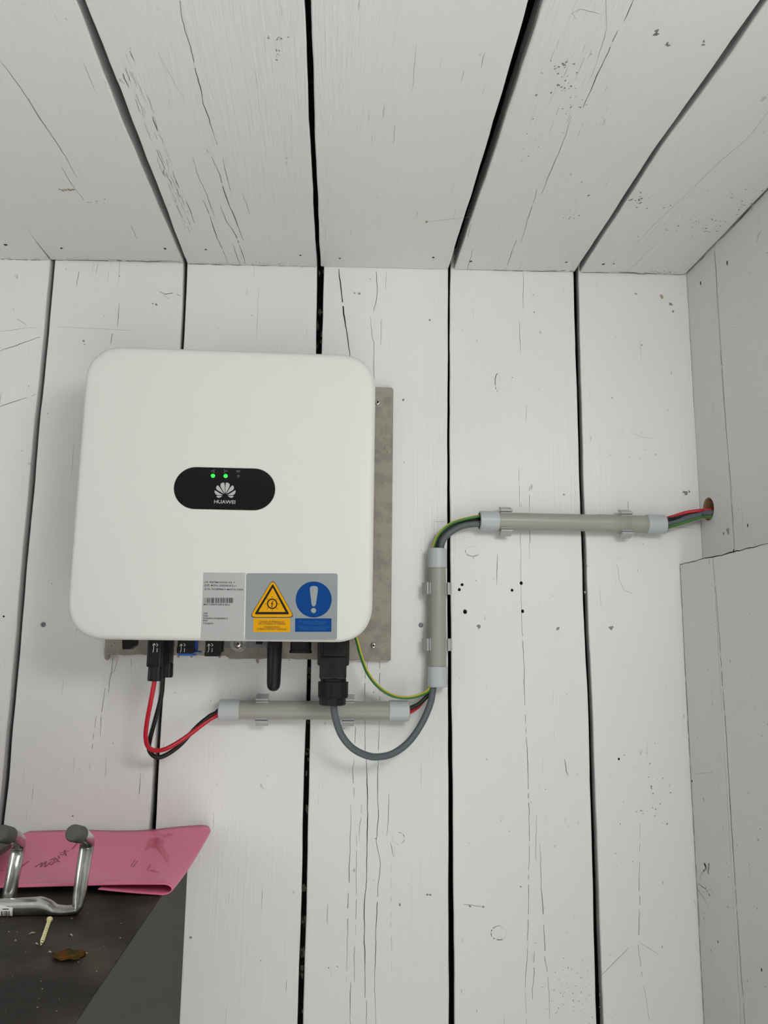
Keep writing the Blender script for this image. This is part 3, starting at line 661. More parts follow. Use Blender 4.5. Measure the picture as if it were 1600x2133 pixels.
# warning sticker
bm = NB(); poly(bm, quad_round([at(513, 1194, y=YF), at(703.5, 1194.5, y=YF), at(702, 1332.5, y=YF), at(510.5, 1332.5, y=YF)], .003, YF - .0002), .00018, (0, 1, 0))
stk = ob('warning_sticker', bm, M_STICK, inv, label='grey sticker with a yellow triangle and a blue disc')
def sp_(cx, cy, k): return fp(400 + .20625 * cx, 1170 + .20625 * cy, k)
def tri(pts, r, k, m, nm):
    bm = NB(); P = [sp_(*p, k) for p in pts]; poly(bm, quad_round(P, r, P[0].y)); return ob(nm, bm, m, stk)
tri([(816, 172), (1040, 566), (577, 566)], .0075, 1, M_INK, 'triangle_outline')
tri([(816, 180), (1031, 560), (586, 560)], .0070, 2, M_YSIGN, 'yellow_triangle')
tri([(816, 222), (985, 532), (630, 532)], .0022, 3, M_INK, 'black_triangle')
tri([(816, 262), (945, 508), (669, 508)], .0006, 4, M_YSIGN, 'inner_triangle')
bm = NB(); c0 = (810, 425)
ro, ri = 53, 41; n = 32
for k in range(n):
    a, b = 2 * PI * k / n, 2 * PI * (k + 1) / n
    poly(bm, [sp_(c0[0] + r * math.cos(t), c0[1] + r * math.sin(t), 5) for r, t in ((ro, a), (ro, b), (ri, b), (ri, a))])
for k in range(8):
    a = PI / 4 * k; d = (math.cos(a), math.sin(a)); s = (-d[1] * 2.2, d[0] * 2.2)
    poly(bm, [sp_(c0[0] + d[0] * r + s[0] * q, c0[1] + d[1] * r + s[1] * q, 5) for r, q in ((58, 1), (76, 1), (76, -1), (58, -1))])
poly(bm, [sp_(c0[0] + x, c0[1] + y, 5) for x, y in ((6, -32), (-14, 4), (-2, 4), (-8, 24), (-14, 22), (-4, 36), (4, 20), (-1, 22), (10, -6), (-1, -6), (13, -28))])
ob('sun_and_bolt', bm, M_INK, stk)
bm = NB(); poly(bm, [sp_(*p, 1) for p in ((621, 572), (993, 572), (991, 711), (619, 711))]); ob('yellow_box', bm, M_YSIGN, stk)
bm = NB(); poly(bm, [sp_(*p, 1) for p in ((1042, 572), (1409, 572), (1408, 708), (1041, 708))]); ob('blue_box', bm, M_BSIGN, stk)
bm = NB(); poly(bm, [sp_(1229 + 182 * math.cos(2 * PI * k / 48), 382 + 182 * math.sin(2 * PI * k / 48), 1) for k in range(48)]); ob('blue_disc', bm, M_BSIGN, stk)
bm = NB()
poly(bm, [sp_(x, y, 2) for x, y in ((1190, 275), (1194, 258), (1206, 248), (1231, 245), (1256, 248), (1268, 258), (1272, 275), (1266, 330), (1251, 432), (1243, 447), (1229, 452), (1215, 447), (1208, 432), (1196, 330))])
poly(bm, [sp_(1228 + 26 * math.cos(2 * PI * k / 24), 493 + 26 * math.sin(2 * PI * k / 24), 2) for k in range(24)])
ob('exclamation_mark', bm, M_SIGNP, stk)
def stext(lines, m):
    bm = NB()
    for s, x0, x1, yb_, h in lines:
        p, q = sp_(x0, yb_, 2), sp_(x1, yb_, 2); add_text(bm, s, p, h * .20625 * .00058 * 1.2, q.x - p.x, bold=.02)
    ob('lettering', bm, m, stk, kind='stuff')
stext([('DANGER DE PRÉSENCE DE', 682, 930, 613, 14), ('DEUX SOURCES DE TENSION', 668, 945, 634, 14), ('WAARSCHUWING:', 722, 888, 667, 14), ('DUBBELE VOEDING AANWEZIG', 657, 955, 687, 14)], M_YINK)
stext([('Bij dubbele voeding beide', 1088, 1356, 610, 14), ('bronnen uitschakelen', 1122, 1334, 630, 14), ('VEUILLEZ COUPER LES DEUX', 1070, 1384, 666, 13), ('SOURCES DE TENSION', 1090, 1352, 686, 13)], M_BINK)
# what sticks out below the cover (all hang from its floor)
ZU = zb_ + .012
def blk(bm, u0, u1, v0, v1, y, dep, bev=.001, hang=False):
    """block whose front face spans pixels u0..u1, v0..v1 at depth y and runs `dep` back"""
    p, q = at(u0, v0, y=y), at(u1, v1, y=y); box(bm, (p.x, y, q.z), (q.x, y + dep, ZU + .004 if hang else p.z), bev)
YC = -.095
bm = NB(); pts = [at(u, v, y=YC + .02) for u, v in ((252.5, 1330), (282, 1330), (280.5, 1344), (269, 1352.5), (255, 1352.5))]
pts[0].z = pts[1].z = ZU; poly(bm, pts, .018, (0, 1, 0)); ob('switch_knob', bm, M_BLACK2, inv)
def dc_socket(u0, u1, v1, y, nm, print_=True, ring=False):
    t = bpy.data.objects; bm = NB(); blk(bm, u0 + 2, u1 - 1, 1338, v1 - (6 if ring else 1), y, .017, .0015, True); blk(bm, u0, u1, v1 - (9 if ring else 14), v1, y - .0005, .018, .0012)
    o = ob(nm, bm, M_BLACK, inv)
    if print_:
        bm = NB(); yy = y - .0012
        P = lambda du, v: at(u0 + du, v, y=yy)
        for a, b in (((9.5, 1341), (9.5, 1354)), ((9.5, 1341), (6.5, 1346)), ((9.5, 1341), (12.5, 1345)), ((9.5, 1354), (7.5, 1359)), ((16.5, 1350), (16, 1358.5)), ((15, 1340), (18, 1344)), ((18, 1344), (15, 1346))):
            A, B = P(*a), P(*b); d = (B - A).normalized(); s = Vector((-d.z, 0, d.x)) * .00035; poly(bm, [A + s, B + s, B - s, A - s])
        ob('printed_arrow', bm, M_PRINTW, o)
    return o
s2 = dc_socket(368, 401, 1361, YC, 'terminal_socket'); s3 = dc_socket(425.5, 457.5, 1367.5, YC, 'terminal_socket', ring=True)
bm = NB(); blk(bm, 371, 405, 1361.3, 1366, YC - .001, .015, .0005); p = at(388, 1364, y=YC); ob('sealing_plug', bm, M_BLUE, inv, label='blue sealing plug')
bm = NB(); blk(bm, 396, 409.5, 1338, 1356, YC + .022, .012, .001, True); blk(bm, 393, 417, 1355.5, 1359.5, YC + .021, .014, .0005); ob('sealing_plug', bm, M_BLUE, inv, label='blue sealing plug')
bm = NB(); blk(bm, 440, 463, 1338, 1358.5, YC + .022, .014, .001, True); ob('terminal_socket', bm, M_BLACK2, inv)
bm = NB(); blk(bm, 462, 560, 1338, 1351, -.035, .012, .0006, True); blk(bm, 300, 640, 1330, 1334, -.035, .012, .0006, True); ob('grounding_plate', bm, M_GREYMETAL, inv)
p = at(496.5, 1341, y=-.0365); bm = NB(); rw = .0108
lathe(bm, [(rw, 0), (rw, -.0012), (rw * .92, -.0016), (rw * .88, -.0008), (.0058, -.0008), (.0056, 0)], p, 'Y', 32, hollow=True); ob('washer', bm, M_CLEAR, inv, smooth=True, label='clear plastic washer')
o, b2 = screw('grounding_screw', p + Vector((0, -.003, 0)), .0048, inv); ob('cross_slot', b2, M_HOLE, o)
bm = NB(); blk(bm, 533, 546, 1338, 1342, -.05, .008, .0008, True); ob('cable_lug', bm, M_BLACK2, inv)
# antenna
a0, a1 = at(572.5, 1336, y=-.085), at(569.5, 1440, y=-.085); bm = NB(); a0.z = ZU; L = (a0 - a1).length
path = [a0.lerp(a1, t) for t in (0, .3, .6, .86, .93, .97, .99, 1)]
tube(bm, path, [.0100, .0096, .0091, .0087, .0079, .0060, .0038, .001], 20); ob('antenna', bm, M_BLACK, inv)
bm = NB(); p = at(627, 1338, y=-.085)
lathe(bm, [(.0132, ZU - p.z), (.0132, -.010), (.0142, -.0103), (.0142, at(627, 1360.5, y=-.085).z - p.z)], p, 'Z', 28, rib=lambda k, r: 1 + (.03 if k % 2 else 0)); ob('port_cap', bm, M_BLACK, inv)

# ------------------------------------------------------------------ conduits, clips
YP = -.0185
def conduit(label, p0, p1, axis):
    """p0, p1 the outer ends of the two end sleeves"""
    t = thing('conduit_pipe', label, 'pipe', ((p0 + p1) / 2), 'grey conduit pipes on the wall'); d = p1 - p0; L = d.length
    ang = math.atan2(d.z, d.x) if axis == 'X' else math.atan2(d.x, d.z)
    def rot(o):
        M = Matrix.Rotation(-ang, 4, 'Y') if axis == 'X' else Matrix.Rotation(ang, 4, 'Y'); o.data.transform(M)
    mid = (p0 + p1) / 2
    bm = NB(); R, r = .0124, .0110
    lathe(bm, [(R, -L / 2 + .003), (R, L / 2 - .003), (r, L / 2 - .003), (r, -L / 2 + .003)], mid, axis, 32, hollow=True); rot(sharp(ob('pipe', bm, M_PIPE, t)))
    for s in (-1, 1):
        bm = NB(); a, b = L / 2 - CAPL, L / 2; R2 = .0140
        pr = [(R2 - .0006, a), (R2, a + .0006), (R2, b - .0012), (R2 - .0012, b), (.0112, b), (.0112, b - .0028), (.01252, b - .0028), (.01252, a)]
        pr = [(q, s * h) for q, h in pr]
        lathe(bm, pr, mid, axis, 32, hollow=True); rot(sharp(ob('end_sleeve', bm, M_CAPP, t)))
    return t, ang
CAPL = .0275
def pp(u, v): return at(u, v, y=YP)
h1a, h1b = pp(456.5, 1478.5), pp(852, 1480.5)
c1, a1_ = conduit('lower horizontal grey conduit pipe, under the white inverter', h1a, h1b, 'X')
va, vb = pp(911.5, 1431), pp(910.5, 1143)
c2, a2_ = conduit('vertical grey conduit pipe right of the cement board', va, vb, 'Z')
h2a, h2b = pp(998.5, 1084.5), pp(1384.5, 1092.5)
c3, a3_ = conduit('upper horizontal grey conduit pipe ending near the right corner', h2a, h2b, 'X')
# a joint line on the upper pipe
jp = h2a.lerp(h2b, (1243 - 998.5) / (1384.5 - 998.5)); bm = NB()
lathe(bm, [(.01245, -.022), (.01275, -.0215), (.01275, .033), (.01245, .034)], jp + (h2b - h2a).normalized() * .034, 'X', 32, hollow=False)
bm.free()
bm = NB(); lathe(bm, [(.01242, 0), (.01275, .0005), (.01275, .046), (.01242, .0465)], jp, 'X', 32, hollow=True); o = ob('coupling', bm, M_PIPE, c3); sharp(o)
def clip(center, axis, label, ang=0):
    """C-shaped snap clip with two outward lips on a wall foot"""
    t = thing('pipe_clip', label, 'clip', (center.x, 0, center.z), 'grey snap clips holding the conduit')
    w_ = .0165; bm = NB(); Ri, Ro = .0126, .0143; prof = []
    a0, a1 = math.radians(-38), math.radians(218)      # angle measured towards the wall (+y) from +x
    N_ = 22; outer = [(Ro * math.cos(a0 + (a1 - a0) * k / N_), Ro * math.sin(a0 + (a1 - a0) * k / N_)) for k in range(N_ + 1)]
    inner = [(Ri * math.cos(a0 + (a1 - a0) * k / N_), Ri * math.sin(a0 + (a1 - a0) * k / N_)) for k in range(N_ + 1)]
    lipR = [(.0152, -.0125), (.0192, -.0095), (.0200, -.0045), (.0188, -.0030), (.0165, -.0058)]
    # section in (c, d): c across the pipe, d towards the wall
    sec = [(.0130, -.0078), (.0138, -.0098), (.0152, -.0098), (.0212, .0046), (.0200, .0058), (.0146, -.0030)]
    lip = lambda s: [(s * c, d) for c, d in sec]
    def prism(P):
        vs = []
        for q in (-1, 1):
            vs.append([bm.verts.new(center + (Vector((c, d, q * w_ / 2)) if axis == 'Z' else Vector((q * w_ / 2, d, c)))) for c, d in P])
        n = len(P)
        for k in range(n): bm.faces.new((vs[0][k], vs[0][(k + 1) % n], vs[1][(k + 1) % n], vs[1][k]))
        bm.faces.new(vs[0]); bm.faces.new(vs[1][::-1])
    prism(outer + inner[::-1])
    foot = -YP - .0143
    o = ob('cradle', bm, M_CLIP, t); bm = NB(); prism([(-.008, .0138), (.008, .0138), (.0085, -YP - .0012), (-.0085, -YP - .0012)])
    ob('foot', bm, M_CLIP, t)
    for s in (-1, 1):
        bm = NB(); prism(lip(s)); ob('lip', bm, M_CLIP, t)
    return t
def on(a, b, f): return a.lerp(b, f)
clip(on(h1a, h1b, .224), 'X', 'grey pipe clip on the lower conduit left of the black antenna')
clip(on(h1a, h1b, .676), 'X', 'grey pipe clip on the lower conduit just right of the black mains plug')
clip(on(va, vb, .300), 'Z', 'lower grey pipe clip on the vertical conduit')
clip(on(va, vb, .705), 'Z', 'upper grey pipe clip on the vertical conduit')
clip(on(h2a, h2b, .140), 'X', 'grey pipe clip at the left end of the upper conduit')
clip(on(h2a, h2b, .785), 'X', 'grey pipe clip near the right end of the upper conduit')

# ------------------------------------------------------------------ cables, each one continuous through the pipes
def off(p, dx=0, dy=0, dz=0): return p + Vector((dx, dy, dz))
def run(a, b, oa, ob_, n=4, axis='X'):
    """points from a to b inside a pipe; offsets (across, depth) at the ends"""
    out = []
    for k in range(n + 1):
        t = k / n; c = oa[0] + (ob_[0] - oa[0]) * t; d = oa[1] + (ob_[1] - oa[1]) * t
        out.append(a.lerp(b, t) + (Vector((0, d, c)) if axis == 'X' else Vector((c, d, 0))))
    return out
def A(u, v, y): return at(u, v, y=y)
hole = Vector((XR, HC.y, HC.z))
def into_hole(dy, dz): return [hole + Vector((-.003, dy - .0070, dz - .0066)), hole + Vector((.02, dy - .0060, dz - .0060))]
# grey mains cable with its plug
YPL = -.078
plug = thing('mains_plug', 'chunky black plug with ribbed nut hanging under the right end of the inverter', 'plug', A(695, 1469, YPL))
bm = NB(); Q = lambda u, v: at(u, v, y=YPL)
def pblk(u0, u1, v0, v1, yf, yb2, bev=.002, top=None):
    p, q = Q(u0, v0), Q(u1, v1); box(bm, (p.x, yf, q.z), (q.x, yb2, p.z if top is None else top), bev)
pblk(662.5, 727, 1338, 1387, YPL - .014, YPL + .018, .003, ZU); pblk(666.5, 721, 1366, 1415, YPL - .016, YPL + .016, .003); ob('plug_body', bm, M_BLACK, plug)
bm = NB(); pblk(675, 720, 1338, 1366, YPL - .0175, YPL - .012, .001, ZU + .001); ob('latch', bm, M_BLACK, plug)
bm = NB(); p = Q(693, 1386); 
for k in range(2):
    q = Q(686, 1377 + 6 * k); box(bm, (q.x, YPL - .0168, q.z - .0012), (q.x + .009, YPL - .015, q.z + .0008), .0003)
q = Q(693.5, 1397.5); lathe(bm, [(.0062, -.0010), (.0062, .001), (.0046, .001), (.0046, -.0010)], (q.x, YPL - .0160, q.z), 'Y', 20, hollow=True); lathe(bm, [(.0024, -.0010), (.0024, .001)], (q.x, YPL - .0160, q.z), 'Y', 12)
q = Q(691, 1350); box(bm, (q.x - .007, YPL - .0180, q.z - .0016), (q.x + .007, YPL - .017, q.z + .0016), .0003); ob('raised_mark', bm, M_BLACK2, plug)
nz = [Q(694, v).z - Q(694, 1436).z for v in (1414, 1419, 1420, 1453, 1455, 1469)]
bm = NB(); lathe(bm, [(.0165, nz[0]), (.0165, nz[1]), (.0188, nz[1] - .0005), (.0186, nz[3] + .001), (.0180, nz[3])], Q(694, 1436), 'Z', 48, rib=lambda k, r: 1 + (.03 if k % 4 < 2 and r > .017 else 0)); ob('ribbed_nut', bm, M_BLACK2, plug)
bm = NB(); lathe(bm, [(.0172, nz[3] + .001), (.0170, nz[5] + .001), (.0155, nz[5])], Q(693, 1436), 'Z', 10); ob('clamp_ring', bm, M_BLACK, plug)
gv, gv2, gh, gh2 = (.0042, -.001), (.0042, -.001), (-.0040, -.0012), (-.0006, -.0012)
path = catmull([A(695.5, 1462, YPL), A(695.5, 1475, YPL), A(700, 1500, YPL + .001), A(712, 1532, YPL + .006), A(735, 1559, YPL + .013), A(765, 1574, YPL + .022), A(790, 1576.5, YPL + .030), A(820, 1569, YPL + .038), A(852, 1545, YPL + .046), A(878, 1508, YPL + .052), A(895, 1470, YPL + .056), A(901.5, 1440, YP - .002)]
 + run(off(va, 0, 0, .012), off(vb, 0, 0, -.012), (-.0055, -.003), gv, 4, 'Z') + [A(920, 1133, YP), A(931, 1115, YP), A(951, 1101, YP), A(975, 1093, YP)]
 + run(off(h2a, .012), off(h2b, -.012), gh, gh2, 5) + [A(1400, 1089, YP - .001), A(1430, 1080, YP - .002), A(1460, 1072.5, YP - .004)] + into_hole(-.001, -.0005), 6)
bm = NB(); tube(bm, path, .0046, 14); g = ob('mains_cable', bm, M_GREYCAB, loc=A(780, 1577, YPL + .03), smooth=True)
tag(g, 'thick grey cable looping from the black mains plug into the conduit', 'cable')
# red and black solar cables with their plugs
YD = YC - .002
def dc_plug(label, u0, u1, v1, y, back=False):
    t = thing('solar_plug', label, 'plug', at((u0 + u1) / 2, v1, y=y)); c = lambda u, v: at(u, v, y=y)
    bm = NB(); p, q = c(u0 + 3, 1338), c(u1 - 1, v1 - 29); box(bm, (p.x, y - .008, q.z), (q.x, y + .008, ZU), .0022); ob('plug_body', bm, M_BLACK, t)
    bm = NB(); q0, q1 = c(u0 + 10, v1 - 52), c(u1 - 7, v1 - 36); box(bm, (q0.x, y - .0086, q1.z), (q1.x, y - .0075, q0.z), .0004); ob('latch_window', bm, M_BLACK2, t)
    bm = NB(); m_ = c((u0 + u1) / 2, v1); top = c(u0, v1 - 31).z - m_.z; R = (c(u1, v1).x - c(u0, v1).x) / 2
    lathe(bm, [(R * .9, top), (R * .97, top - .002), (R, .003), (R * .93, 0)], m_, 'Z', 24, rib=lambda k, r: 1 - (.07 if k % 4 == 0 else 0)); ob('ribbed_nut', bm, M_BLACK, t)
    if not back:
        bm = NB(); yy = y - .0083
        P = lambda du, v: at(u0 + du, v, y=yy)
        for a, b in (((14, 1340), (13, 1352)), ((14, 1340), (11, 1345)), ((14, 1340), (17, 1344)), ((13, 1352), (11.5, 1359)), ((20.5, 1350), (20, 1358.5)), ((19, 1340), (22, 1344)), ((22, 1344), (19, 1346))):
            A_, B_ = P(*a), P(*b); d = (B_ - A_).normalized(); s = Vector((-d.z, 0, d.x)) * .0004; poly(bm, [A_ + s, B_ + s, B_ - s, A_ - s])
        ob('printed_arrow', bm, M_PRINTW, t)
    return t
dc_plug('front black solar plug with white arrow print, feeding the red cable', 307, 338, 1418.5, YC - .010)
dc_plug('rear black solar plug half hidden behind the arrow-printed one', 332, 360, 1411, YC + .020, True)
bv, bv2, bh, bh2 = (-.0025, .0075), (-.0032, .0055), (.0030, .0055), (.0070, -.0030)
rv, rv2, rh, rh2 = (.0030, .0072), (.0030, .0072), (-.0025, .0074), (.0055, .0045)
path = catmull([A(322, 1412, YC - .010), A(321, 1424, YC - .010), A(314, 1462, YC - .004), A(306, 1505, YC + .01), A(303.5, 1535, YC + .02), A(309, 1556, YC + .03), A(325, 1563.5, YC + .04), A(350, 1558, YC + .05), A(388, 1535, YC + .062), A(425, 1507, YC + .072), A(446, 1493.5, YP)]
 + run(off(h1a, .010), off(h1b, -.010), (-.0055, -.003), (-.0035, .001), 4) + [A(866, 1475.5, YP + .008), A(882, 1459, YP + .0095), A(896, 1442, YP + .0095)]
 + run(off(va, 0, 0, .012), off(vb, 0, 0, -.012), rv, rv2, 4, 'Z') + [A(920, 1133, YP + .0075), A(931, 1113, YP + .0075), A(950, 1098, YP + .0075), A(975, 1090, YP + .0075)]
 + run(off(h2a, .012), off(h2b, -.012), rh, rh2, 5) + [A(1400, 1077, YP + .004), A(1430, 1068, YP + .001), A(1458, 1064, YP - .004)] + into_hole(.0015, .0042), 6)
bm = NB(); tube(bm, path, .0029, 12); tag(ob('solar_cable', bm, M_REDW, loc=A(325, 1563, YC + .04), smooth=True), 'red cable hanging from the solar plug and curving into the lower conduit', 'cable')
path = catmull([A(340, 1405, YC + .020), A(339, 1418, YC + .020), A(336, 1450, YC + .022), A(324, 1497, YC + .03), A(312.5, 1540, YC + .04), A(311, 1563, YC + .05), A(325, 1577, YC + .056), A(345, 1573, YC + .06), A(375, 1552, YC + .066), A(408, 1516, YC + .070), A(435, 1493, YC + .074), A(448, 1486, YP + .001)]
 + run(off(h1a, .010), off(h1b, -.010), (.0030, .001), (.0030, -.001), 4) + [A(866, 1470, YP - .001), A(884, 1456, YP + .001), A(896, 1441, YP + .005)]
 + run(off(va, 0, 0, .012), off(vb, 0, 0, -.012), bv, bv2, 4, 'Z') + [A(911, 1133, YP + .005), A(922, 1112, YP + .005), A(945, 1094.5, YP + .005), A(973, 1085, YP + .005)]
 + run(off(h2a, .012), off(h2b, -.012), bh, bh2, 5) + [A(1400, 1081, YP - .003), A(1430, 1075, YP - .001), A(1458, 1069, YP - .003)] + into_hole(.005, .0005), 6)
bm = NB(); tube(bm, path, .0029, 12); tag(ob('solar_cable', bm, M_BLKW, loc=A(325, 1577, YC + .056), smooth=True), 'black cable looping below the red one into the lower conduit', 'cable')
path = catmull([A(738, 1318, -.04), A(744, 1336, -.045), A(752, 1366, -.045), A(766, 1402, -.045), A(790, 1432, -.042), A(818, 1449, -.036), A(848, 1453.5, -.032), A(875, 1448, -.028), A(893, 1438, YP - .004)]
 + run(off(va, 0, 0, .010), off(vb, 0, 0, -.012), (-.0082, .0035), (-.0078, -.002), 4, 'Z') + [A(905, 1133, YP - .002), A(915, 1112, YP - .002), A(938, 1092, YP - .002), A(970, 1081, YP - .002)]
 + run(off(h2a, .012), off(h2b, -.012), (.0070, -.002), (-.0077, -.0028), 5) + [A(1400, 1096, YP - .003), A(1430, 1087, YP - .004), A(1460, 1077.5, YP - .006)] + into_hole(-.0015, -.0058), 6)
bm = NB(); tube(bm, path, .0024, 12, twist=.012, mats=lambda k: 1 if k in (2, 3, 8, 9) else 0); e = ob('earth_wire', bm, [M_GREEN, M_YEL], loc=A(848, 1454, -.03), smooth=True)
tag(e, 'thin green and yellow earth wire drooping from the inverter into the vertical conduit', 'wire')

# ------------------------------------------------------------------ cabinet, lower left
ZT = at(395, 1779, y=0).z; XC = (at(160, 2133, z=ZT).x + at(335, 1860, z=ZT).x) / 2
YFc = -.62
cab = thing('cabinet', 'grey sided cabinet with a dark dusty worktop against the wall, lower left', 'cabinet', (XC - .35, -.3, 0))
bm = NB(); box(bm, (XC - .80, YFc, .0005), (XC - .0004, -.0025, ZT - .0185), .001); ob('body', bm, M_GSIDE, cab)
bm = NB(); box(bm, (XC - .80, YFc - .006, ZT - .018), (XC - .0006, -.0025, ZT), .0008); wt_ = ob('worktop', bm, M_TOP, cab)
bm = NB(); box(bm, (XC - .0006, YFc - .006, ZT - .018), (XC + .0004, -.0025, ZT - .0012), .0002); ob('edge_strip', bm, M_GSIDE, cab)
# litter lying on the worktop
def wp(u, v): return at(u, v, z=ZT)
bm = NB()
for k in range(90):
    p = Vector((random.uniform(XC - .28, XC - .01), random.uniform(-.50, -.16), ZT + .0004)); L = random.uniform(.0003, .0010); a = random.uniform(0, PI)
    box(bm, (p.x - L * .6, p.y - L * .6, ZT), (p.x + L * .5, p.y + L * .4, ZT + L * .4))
for (u, v), (u2, v2) in [((60, 1947), (74, 1944)), ((166, 1988), (183, 1987)), ((73, 1967), (79, 1969)), ((145, 1948), (151, 1951)), ((30, 1962), (34, 1961)), ((100, 1985), (107, 1985))]:
    a, b = wp(u, v), wp(u2, v2); s = Vector((0, .0007, 0)); m_ = (a + b) / 2 + Vector((0, 0, .0014))
    for q in (-1, 1):
        pass
    tube(bm, [a + Vector((0, 0, .0006)), m_, b + Vector((0, 0, .0006))], [.0003, .0007, .0003], 5)
ob('wood_dust', bm, M_DUST, kind='stuff'); tag(bpy.data.objects['wood_dust'], 'pale wood shavings and dust scattered on the dark worktop', 'dust')
a, b = wp(102, 1923), wp(84, 1976); d = (b - a).normalized(); L = (b - a).length; R0 = .0017
sc = thing('wood_screw', 'pale brass wood screw lying on the dark worktop below the steel tube', 'screw', a)
N_ = 13; up_ = Vector((0, 0, R0 * 1.2)); taper = lambda t: 1 if t < .8 else 1 - (t - .8) * 4.2
bm = NB(); tube(bm, [a.lerp(b, k / 20) + up_ for k in range(21)], [R0 * .66 * taper(k / 20) for k in range(21)], 12)
core = sharp(ob('shank', bm, mat('brass_dark', lin(60, 52, 28), .6, .4), sc), 30)
bm = NB()
for k in range(N_):
    tt = [(k + f) / N_ for f in (0, .10, .28, .46, .56)]
    tube(bm, [a.lerp(b, t) + up_ for t in tt], [R0 * g * taper(t) for t, g in zip(tt, (.66, 1.0, 1.18, 1.0, .66))], 12)
sharp(ob('thread', bm, M_BRASS, sc, kind='stuff'), 30)
bm = NB(); q = a + Vector((0, 0, R0 * 1.2)); tube(bm, [q - d * .0045, q - d * .004, q], [.0028, .0031, .0016], 14); sharp(ob('head', bm, M_BRASS, sc), 30)
bm = NB(); random.seed(3); c0 = (wp(120, 1990) + wp(166, 2008)) / 2
nu, nv = 14, 8; gr = []
for i in range(nu + 1):
    row = []
    for j in range(nv + 1):
        s, t = i / nu - .5, j / nv - .5; wd = .015 * (1 - (2 * s) ** 2) ** .5 if abs(s) < .5 else .0
        z = .0010 + .0016 * math.sin(7 * s + 5 * t) ** 2 + .005 * t * t * 4 * (.4 + .5 * s) + .003 * max(0, s - .25) ** 2 * 16 + random.uniform(0, .0003)
        row.append(bm.verts.new((c0.x + s * .032, c0.y - s * .010 + t * wd * 1.5, ZT + z)))
    gr.append(row)
for i in range(nu):
    for j in range(nv): bm.faces.new((gr[i][j], gr[i + 1][j], gr[i + 1][j + 1], gr[i][j + 1]))
lf = ob('dried_leaf', bm, M_LEAF, loc=(c0.x, c0.y, ZT), smooth=True); sm = lf.modifiers.new('thick', 'SOLIDIFY'); sm.thickness = .0005; sm.offset = 1
tag(lf, 'curled brown dried leaf lying on the dark worktop', 'leaf')

# ------------------------------------------------------------------ folded pink plastic bag on the cabinet
fr = at(200, 1844, z=ZT + .0122); yf_ = fr.y
xR0 = at(358, 1852, y=yf_).x; zR0 = ZT
xLft = -.62
def bag_pt(i, n, t, layer):
    pass
rearz = at(250, 1728, y=-.006).z; xR1 = at(441, 1740, y=-.006).x
loop = .0062
def section(xr):
    """top layer left to right, rounded fold, lower layer back to the left: (x, height)"""
    P = []
    for k in range(40): x = xLft + (xr - .010 - xLft) * (k / 39); P.append((x, .0118 - .0052 * max(0, (xr - .06 - x)) / .3 if x < xr - .06 else .0118))
    for k in range(1, 12):
        a = PI / 2 - PI * k / 12; P.append((xr - .010 + .010 * math.cos(a), .0065 + .0053 * math.sin(a) if a > 0 else .0065 + .0055 * math.sin(a)))
    for k in range(24):
        t = k / 23; x = xr - .010 - t * .070; P.append((x, .0010 + .0068 * t ** 1.3 - .0006 * t))
    return P
bm = NB(); rows = []; NT = 22
for j in range(NT + 1):
    t = j / NT; xr = xR0 + (xR1 - xR0) * t - (.004 if j == NT else 0); row = []
    for k, (x, h) in enumerate(section(xr)):
        yv = yf_ + (-.006 - yf_) * t
        # the left rear corner is folded away from the wall
        if x < -.392: yv = yf_ + (-.006 - yf_) * t * max(.30, 1 - (-.392 - x) * 13)
        tt = (yv - yf_) / (-.006 - yf_)
        rise = (rearz - ZT - .0074 + .005 * max(0, min(1, (x - xr + .07) / .06))) * (tt ** 1.6)
        near = max(0, min(1, (xr + .02 - x) / .05))
        h2 = h * (1 - .45 * t) if k < 45 else h * (1 - .7 * t)
        wv = .0012 * math.sin(x * 41 + t * 3) * math.sin(t * 5 + x * 13) * (1 if k < 40 else .3)
        row.append(bm.verts.new((x, yv, ZT + .0009 + h2 + rise + wv * t)))
    rows.append(row)
for j in range(NT):
    for k in range(len(rows[0]) - 1): bm.faces.new((rows[j][k], rows[j][k + 1], rows[j + 1][k + 1], rows[j + 1][k]))
bag = ob('plastic_bag', bm, M_PINK, loc=(-.35, -.08, ZT), smooth=True)
sm = bag.modifiers.new('thick', 'SOLIDIFY'); sm.thickness = .0009; sm.offset = 0
tag(bag, 'folded pink plastic bag lying on the cabinet against the wall', 'bag')
def bag_z(x, y):
    tt = (y - yf_) / (-.006 - yf_); xr = xR0 + (xR1 - xR0) * max(0, tt); h = .0118 - .0052 * max(0, (xr - .06 - x)) / .3 if x < xr - .06 else .0118
    return ZT + .0009 + h * (1 - .45 * tt) + (rearz - ZT - .0074 + .005 * max(0, min(1, (x - xr + .07) / .06))) * max(0, tt) ** 1.6 + .0012 * math.sin(x * 41 + tt * 3) * math.sin(tt * 5 + x * 13) * tt
def on_bag(u, v):
    lo, hi = yf_, -.008
    for _ in range(30):
        m_ = (lo + hi) / 2; p = at(u, v, y=m_)
        if p.z < bag_z(p.x, m_): hi = m_
        else: lo = m_
    p = at(u, v, y=lo); return Vector((p.x, p.y, bag_z(p.x, p.y) + .0006))
def pen(bm, pts, w_=.0011):
    P = [on_bag(u, v) for u, v in pts]
    for a, b in zip(P[:-1], P[1:]):
        d = b - a
        if d.length < 1e-6: continue
        s = Vector((-d.y, d.x, 0)).normalized() * w_ / 2; s.z = 0
        f = [a + s, b + s, b - s, a - s]; bm.faces.new([bm.verts.new(p) for p in f])
bm = NB()
